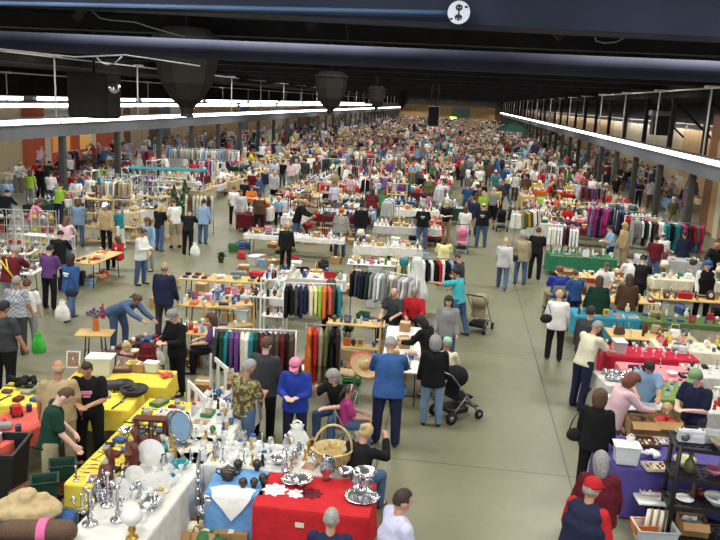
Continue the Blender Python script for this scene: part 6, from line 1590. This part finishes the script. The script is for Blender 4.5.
while True:
    ptr.sort(); y, li, i = ptr[0]; x, nm, heart, edge = LINES[li]
    if nt >= TCAP or y > 105: ystop = y; break
    far = y > 70
    kindr = rf.random()
    L = rf.choice((1.83, 2.44))
    rot = PI/2 if (rf.random() < .75 and not heart) or (heart and rf.random() < .4) else 0
    if edge in ('column edge', 'wall row') or nm == 'right gallery': rot = PI/2
    ext = L if rot else .76
    yc = y+ext/2
    xx = x+rf.uniform(-.12, .12)
    if busy(xx, yc, .25+ext*.3): ptr[0][0] += .8; continue
    where = '%s, %s column' % (nm, colname(yc))
    if kindr < (.22 if heart else .08) and nr < 36:
        st = rf.choice((['jacket'],['shirt'],['dress','coat'],['jacket','shirt'],['trousers','shirt']))
        cs = [rf.choice(CC) for _ in range(4)]
        n_ = 10 if y < 60 else 6
        ph = 'rail in the %s at the %s column' % (nm, colname(yc)); lb = 'clothes rail on the %s of the %s at the %s column' % (edge, nm, colname(yc))
        if rot: rack(xx, yc-.7, xx, yc+.7, 1.6, cs, st, ph, rf.choice(('steel','whitepaint')), n_, int(x*10)+i, label=lb, group='clothes rails in the '+nm)
        else: rack(xx-.7, yc, xx+.7, yc, 1.6, cs, st, ph, rf.choice(('steel','whitepaint')), n_, int(x*10)+i, label=lb, group='clothes rails in the '+nm)
        nr += 1; TABLES.append(Table(xx, yc, rot, 1.4, .5, 0, ''))
    elif kindr < (.46 if heart else .2) and ns < 56:
        m = rf.choice(('whitepaint','pinewood','whitepaint','darkwood')); mn = {'whitepaint':'white','pinewood':'pine','darkwood':'dark wooden'}[m]
        shelf_unit(xx, yc, rot+rf.uniform(-.1,.1), rf.choice((1.0,1.4)), .4, rf.choice((1.3,1.6,1.8)), 4 if not far else 3, m, '%s shelf unit on the %s of the %s, %s column' % (mn, edge, nm, colname(yc)), 'the %s shelves, %s' % (mn, where), rf.choice(SETS[:7]), int(x*7)+i, n=5 if not far else 3, cell=.22 if not far else .3, group='shelf units in the '+nm)
        ns += 1; TABLES.append(Table(xx, yc, rot, 1.4, .5, 0, ''))
    else:
        cl = rf.choice(CLC); cn = 'bare white' if cl is None else {'clothwhite': 'white cloth'}.get(cl, (cl or '')+' cloth')
        tp = 'whitepaint'
        if cl is None and rf.random() < .5: cn = 'pine-topped'; tp = 'pinewood'
        t = make_table(xx, yc, rot+rf.uniform(-.04,.04), L, .76, tp, cl, rf.choice((.3,.3,.6)), 'the %s table, %s' % (cn, where), '%s table on the %s of the %s, %s column' % (cn, edge, nm, colname(yc)), .75, 'folding tables in the '+nm, '%s tablecloth on the %s of the %s, %s column' % ({'clothwhite': 'white'}.get(cl, cl), edge, nm, colname(yc)), 'tablecloths in the '+nm)
        nt += 1
        n_ = 30 if y < 40 else 22 if y < 50 else 13 if y < 62 else 7 if y < 85 else 5
        fill(t, rf.choice(SETS), n_, int(x*31)+i*7, .2 if y < 50 else .26 if y < 62 else .34, 1, smin=.95 if y < 62 else 1.15, smax=1.2 if y < 62 else 1.5)
        if y < 60 and not cl: under(t, i+li*9)
    ptr[0][0] += ext+(rf.uniform(.15, .5) if not heart else rf.uniform(.5, 1.0)); ptr[0][2] += 1
print('TABLES', nt, 'racks', nr, 'shelves', ns, 'ystop', ystop, 'goods', len(GOODS), 'top', sorted(((v_, k_) for k_, v_ in NK.items()), reverse=True)[:5])
# cartons and tubs under and behind tables
def scatter(x0, x1, y0, y1, n, phrase, kinds=('closed_box','storage_tub','plastic_crate','wicker_basket','cardboard_box','purse','folded_clothes','toolbox','closed_box','potted_plant')):
    q = Table((x0+x1)/2, (y0+y1)/2, 0, x1-x0, y1-y0, 0, phrase); pl = []
    for i in range(n*8):
        if len(pl) >= n: break
        x, y = rf.uniform(x0, x1), rf.uniform(y0, y1)
        if not free_spot(x, y, .45) or any(abs(a-x) < .48 and abs(b_-y) < .48 for a, b_ in pl): continue
        pl.append((x, y)); k = K[rf.choice(kinds)]; c_ = rf.choice(k.cols)
        GOODS.append([k.put((x, y, 0), rf.choice((0, PI/2))+rf.uniform(-.3,.3), rf.uniform(1.1,1.5), c_), c_, k, q, x-q.c.x, y-q.c.y])
# people beyond
TOPS = [('white','tee'),('black','tee'),('navy','tee'),('grey','tee'),('blue','tee'),('red','tee'),('green','tee'),('light blue','tee'),('maroon','tee'),('teal','tee'),('pink','tee'),('cream','tee'),('black','jacket'),('navy','jacket'),('denim','jacket'),('brown','jacket'),('white','blouse'),('olive','jacket'),('grey','hoodie'),('red','jacket'),('purple','tee'),('light grey','sweater'),('khaki','tee'),('tan','jacket'),('dark grey','jacket'),('lavender','tee'),('dark green','tee'),('white','tee'),('pale pink','tee'),('yellow','tee')]
BOTS = ['denim','denim','pale denim','black','khaki','navy','grey','dark grey','brown','denim']
HRS = [('brown','short'),('dark','short'),('grey','short'),('blond','bob'),('brown','bob'),('dark','long'),('black','short'),('blond','long'),('grey','curly'),('brown','tail'),('red','curly'),('grey','fringe'),('dark','bun'),('white','short'),('brown','buzz'),('blond','short')]
LANES = [(-.2,2.9,38,'main aisle',.20),(-12.2,-9.6,36,'second aisle',.16),(-8,-1.6,35,'middle stalls',.21),(3.4,9.6,37,'right stalls',.13),(-18.2,-13.0,30,'left stalls',.10),(-27.0,-19.6,33,'left gallery',.19),(11.6,15.2,43,'right gallery',.05)]
def free_spot(x, y, r=.42):
    for t in TABLES:
        if abs(t.c.y-y) > 3: continue
        q = t.M.inverted() @ Vector((x, y, 0))
        if abs(q.x) < t.L/2+.28 and abs(q.y) < t.W/2+.28: return False
    for (a, b_) in PEOPLE:
        if (a-x)**2+(b_-y)**2 < r*r: return False
    for cx_ in (XL, XR):
        if abs(x-cx_) < .5: return False
    return True
scatter(-8.2, -5.2, 18.5, 29, 22, 'the floor near the pine tables'); scatter(-4.8, -1.0, 17.5, 29, 34, 'the floor near the clothes rails')
scatter(-4.6, -1.2, 11.2, 16, 9, 'the floor around the long clothes rail'); scatter(3.6, 9.5, 13.5, 30, 40, 'the floor of the right stalls'); scatter(-8.3, -1.2, 30, 38, 34, 'the floor past the long table')
NAUTO = 300-NPEOPLE
made = 0
for (x0, x1, ys, nm, share) in LANES:
    want = int(NAUTO*share); tries = 0; k = 0
    yend = 72 if 'aisle' in nm else 66 if 'gallery' not in nm else 70
    while k < want and tries < 4000:
        tries += 1
        u = rf.random()**.85
        y = ys+(yend-ys)*u; x = rf.uniform(x0, x1)
        if not free_spot(x, y, .5): continue
        tp, bt, hr = rf.choice(TOPS), rf.choice(BOTS), rf.choice(HRS)
        pose = rf.choice(('stand','walk','hold','stand','stout','walk') if 'aisle' in nm else ('browse','hold','stand','browse','stout'))
        face = rf.choice((0,0,180,rf.uniform(-90,90))) if 'aisle' in nm else rf.uniform(-180,180)
        bn = {'denim':'jeans','pale denim':'pale jeans'}.get(bt, bt+' trousers')
        lab = '%s-haired person in %s %s and %s, %s near %s column' % (hr[0], tp[0], tp[1], bn, nm, colname(y))
        place_person(x, y, face, pose, tp, (bt,'jeans'), hr, rf.uniform(1.6,1.84), lab, 'people of the '+nm, wide=rf.uniform(.95,1.15))
        k += 1; made += 1
# the crowd and stalls past those: too many to single out
def lowres(mesh, ratio):
    o = bpy.data.objects.new('tmp', mesh); COL.objects.link(o); d = o.modifiers.new('d','DECIMATE'); d.ratio = ratio
    dg = bpy.context.evaluated_depsgraph_get(); res = bpy.data.meshes.new_from_object(o.evaluated_get(dg)); bpy.data.objects.remove(o)
    out = ([v_.co.copy() for v_ in res.vertices], [tuple(p.vertices) for p in res.polygons]); bpy.data.meshes.remove(res); return out
LOW = {}
for nm in ('stand','hold','stout'):
    p = POSES[nm]
    LOW[nm] = (lowres(p.jacket,.07), lowres(p.pants,.06), lowres(p.body,.03), lowres(HAIR['short'],.4), p.headM)
CM = []
for i, c in enumerate(['white','black','navy','grey','blue','red','cream','maroon','teal','brown','light blue','pink','denim','khaki','dark brown','s1','blond','green','tan','purple']):
    tint('crowd_'+c.replace(' ','_'), .85, var=.1, col=PAL[c]); CM.append('crowd_'+c.replace(' ','_'))
mb = MB(); placed = []
for i in range(3400):
    lane = rf.choice(LANES[:1]*3+LANES[1:4]*2+LANES[4:])
    y = 64+(YEND-68)*rf.random()**1.35; x = rf.uniform(lane[0]-.6, lane[1]+.6)
    if any((a-x)**2+(b_-y)**2 < .25 for a, b_ in placed[-400:]) or not free_spot(x, y, .5): continue
    placed.append((x, y))
    a = LOW[rf.choice(list(LOW))]; s_ = rf.uniform(.93,1.06); M_ = Matrix.Translation((x,y,0)) @ Matrix.Rotation(rf.random()*6.28,4,'Z') @ Matrix.Scale(s_,4)
    mb.add(a[0][0], a[0][1], rf.choice(CM[:12]+CM[17:]+['crowd_white','crowd_cream','crowd_light_blue','crowd_grey','crowd_white','crowd_khaki','crowd_cream','crowd_tan']), True, M_); mb.add(a[1][0], a[1][1], rf.choice(('crowd_denim','crowd_black','crowd_khaki','crowd_navy','crowd_grey')), True, M_)
    mb.add(a[2][0], a[2][1], 'crowd_s1', True, M_); mb.add(a[3][0], a[3][1], rf.choice(('crowd_dark_brown','crowd_brown','crowd_blond','crowd_grey','crowd_black')), True, M_ @ a[4])
tag(O('distant_crowd', mb.mesh('distant_crowd')), 'distant crowd of shoppers filling the far end of the hall', 'crowd', None, 'stuff')
mb = MB()
for (x, nm, _, _e) in LINES:
    y = ystop+1
    while y < YEND-6:
        L = 2.0; c = rf.choice(('crowd_white','crowd_white','crowd_cream','crowd_tan','crowd_grey','crowd_blue','crowd_red'))
        xx = x+rf.uniform(-.2,.2); y0 = y+1.0
        mb.box((xx,y0,.72),(.8,L,.06),c); mb.box((xx,y0,.4),(.74,L-.06,.6),c)
        for k in range(10):
            h = rf.uniform(.1,.45); mb.box((xx+rf.uniform(-.3,.3), y0+rf.uniform(-.9,.9), .75+h/2),(rf.uniform(.1,.3),rf.uniform(.1,.35),h), rf.choice(CM), bev=.02, taper=rf.uniform(.6,1))
        if rf.random() < .35:
            h = rf.uniform(1.3,1.9); mb.box((xx+.5*rf.choice((-1,1)),y0,h/2),(.5,1.4,h),rf.choice(('crowd_white','crowd_tan','crowd_cream','crowd_brown','crowd_navy','crowd_black')),bev=.05)
        y += rf.uniform(2.2, 3.2)
tag(O('distant_stalls', mb.mesh('distant_stalls')), 'distant market stalls heaped with goods at the far end of the hall', 'stalls', None, 'stuff')
label_goods()
scene.view_settings.view_transform = 'Standard'
scene.view_settings.look = 'None'
scene.view_settings.gamma = 1
scene.view_settings.exposure = 0.42
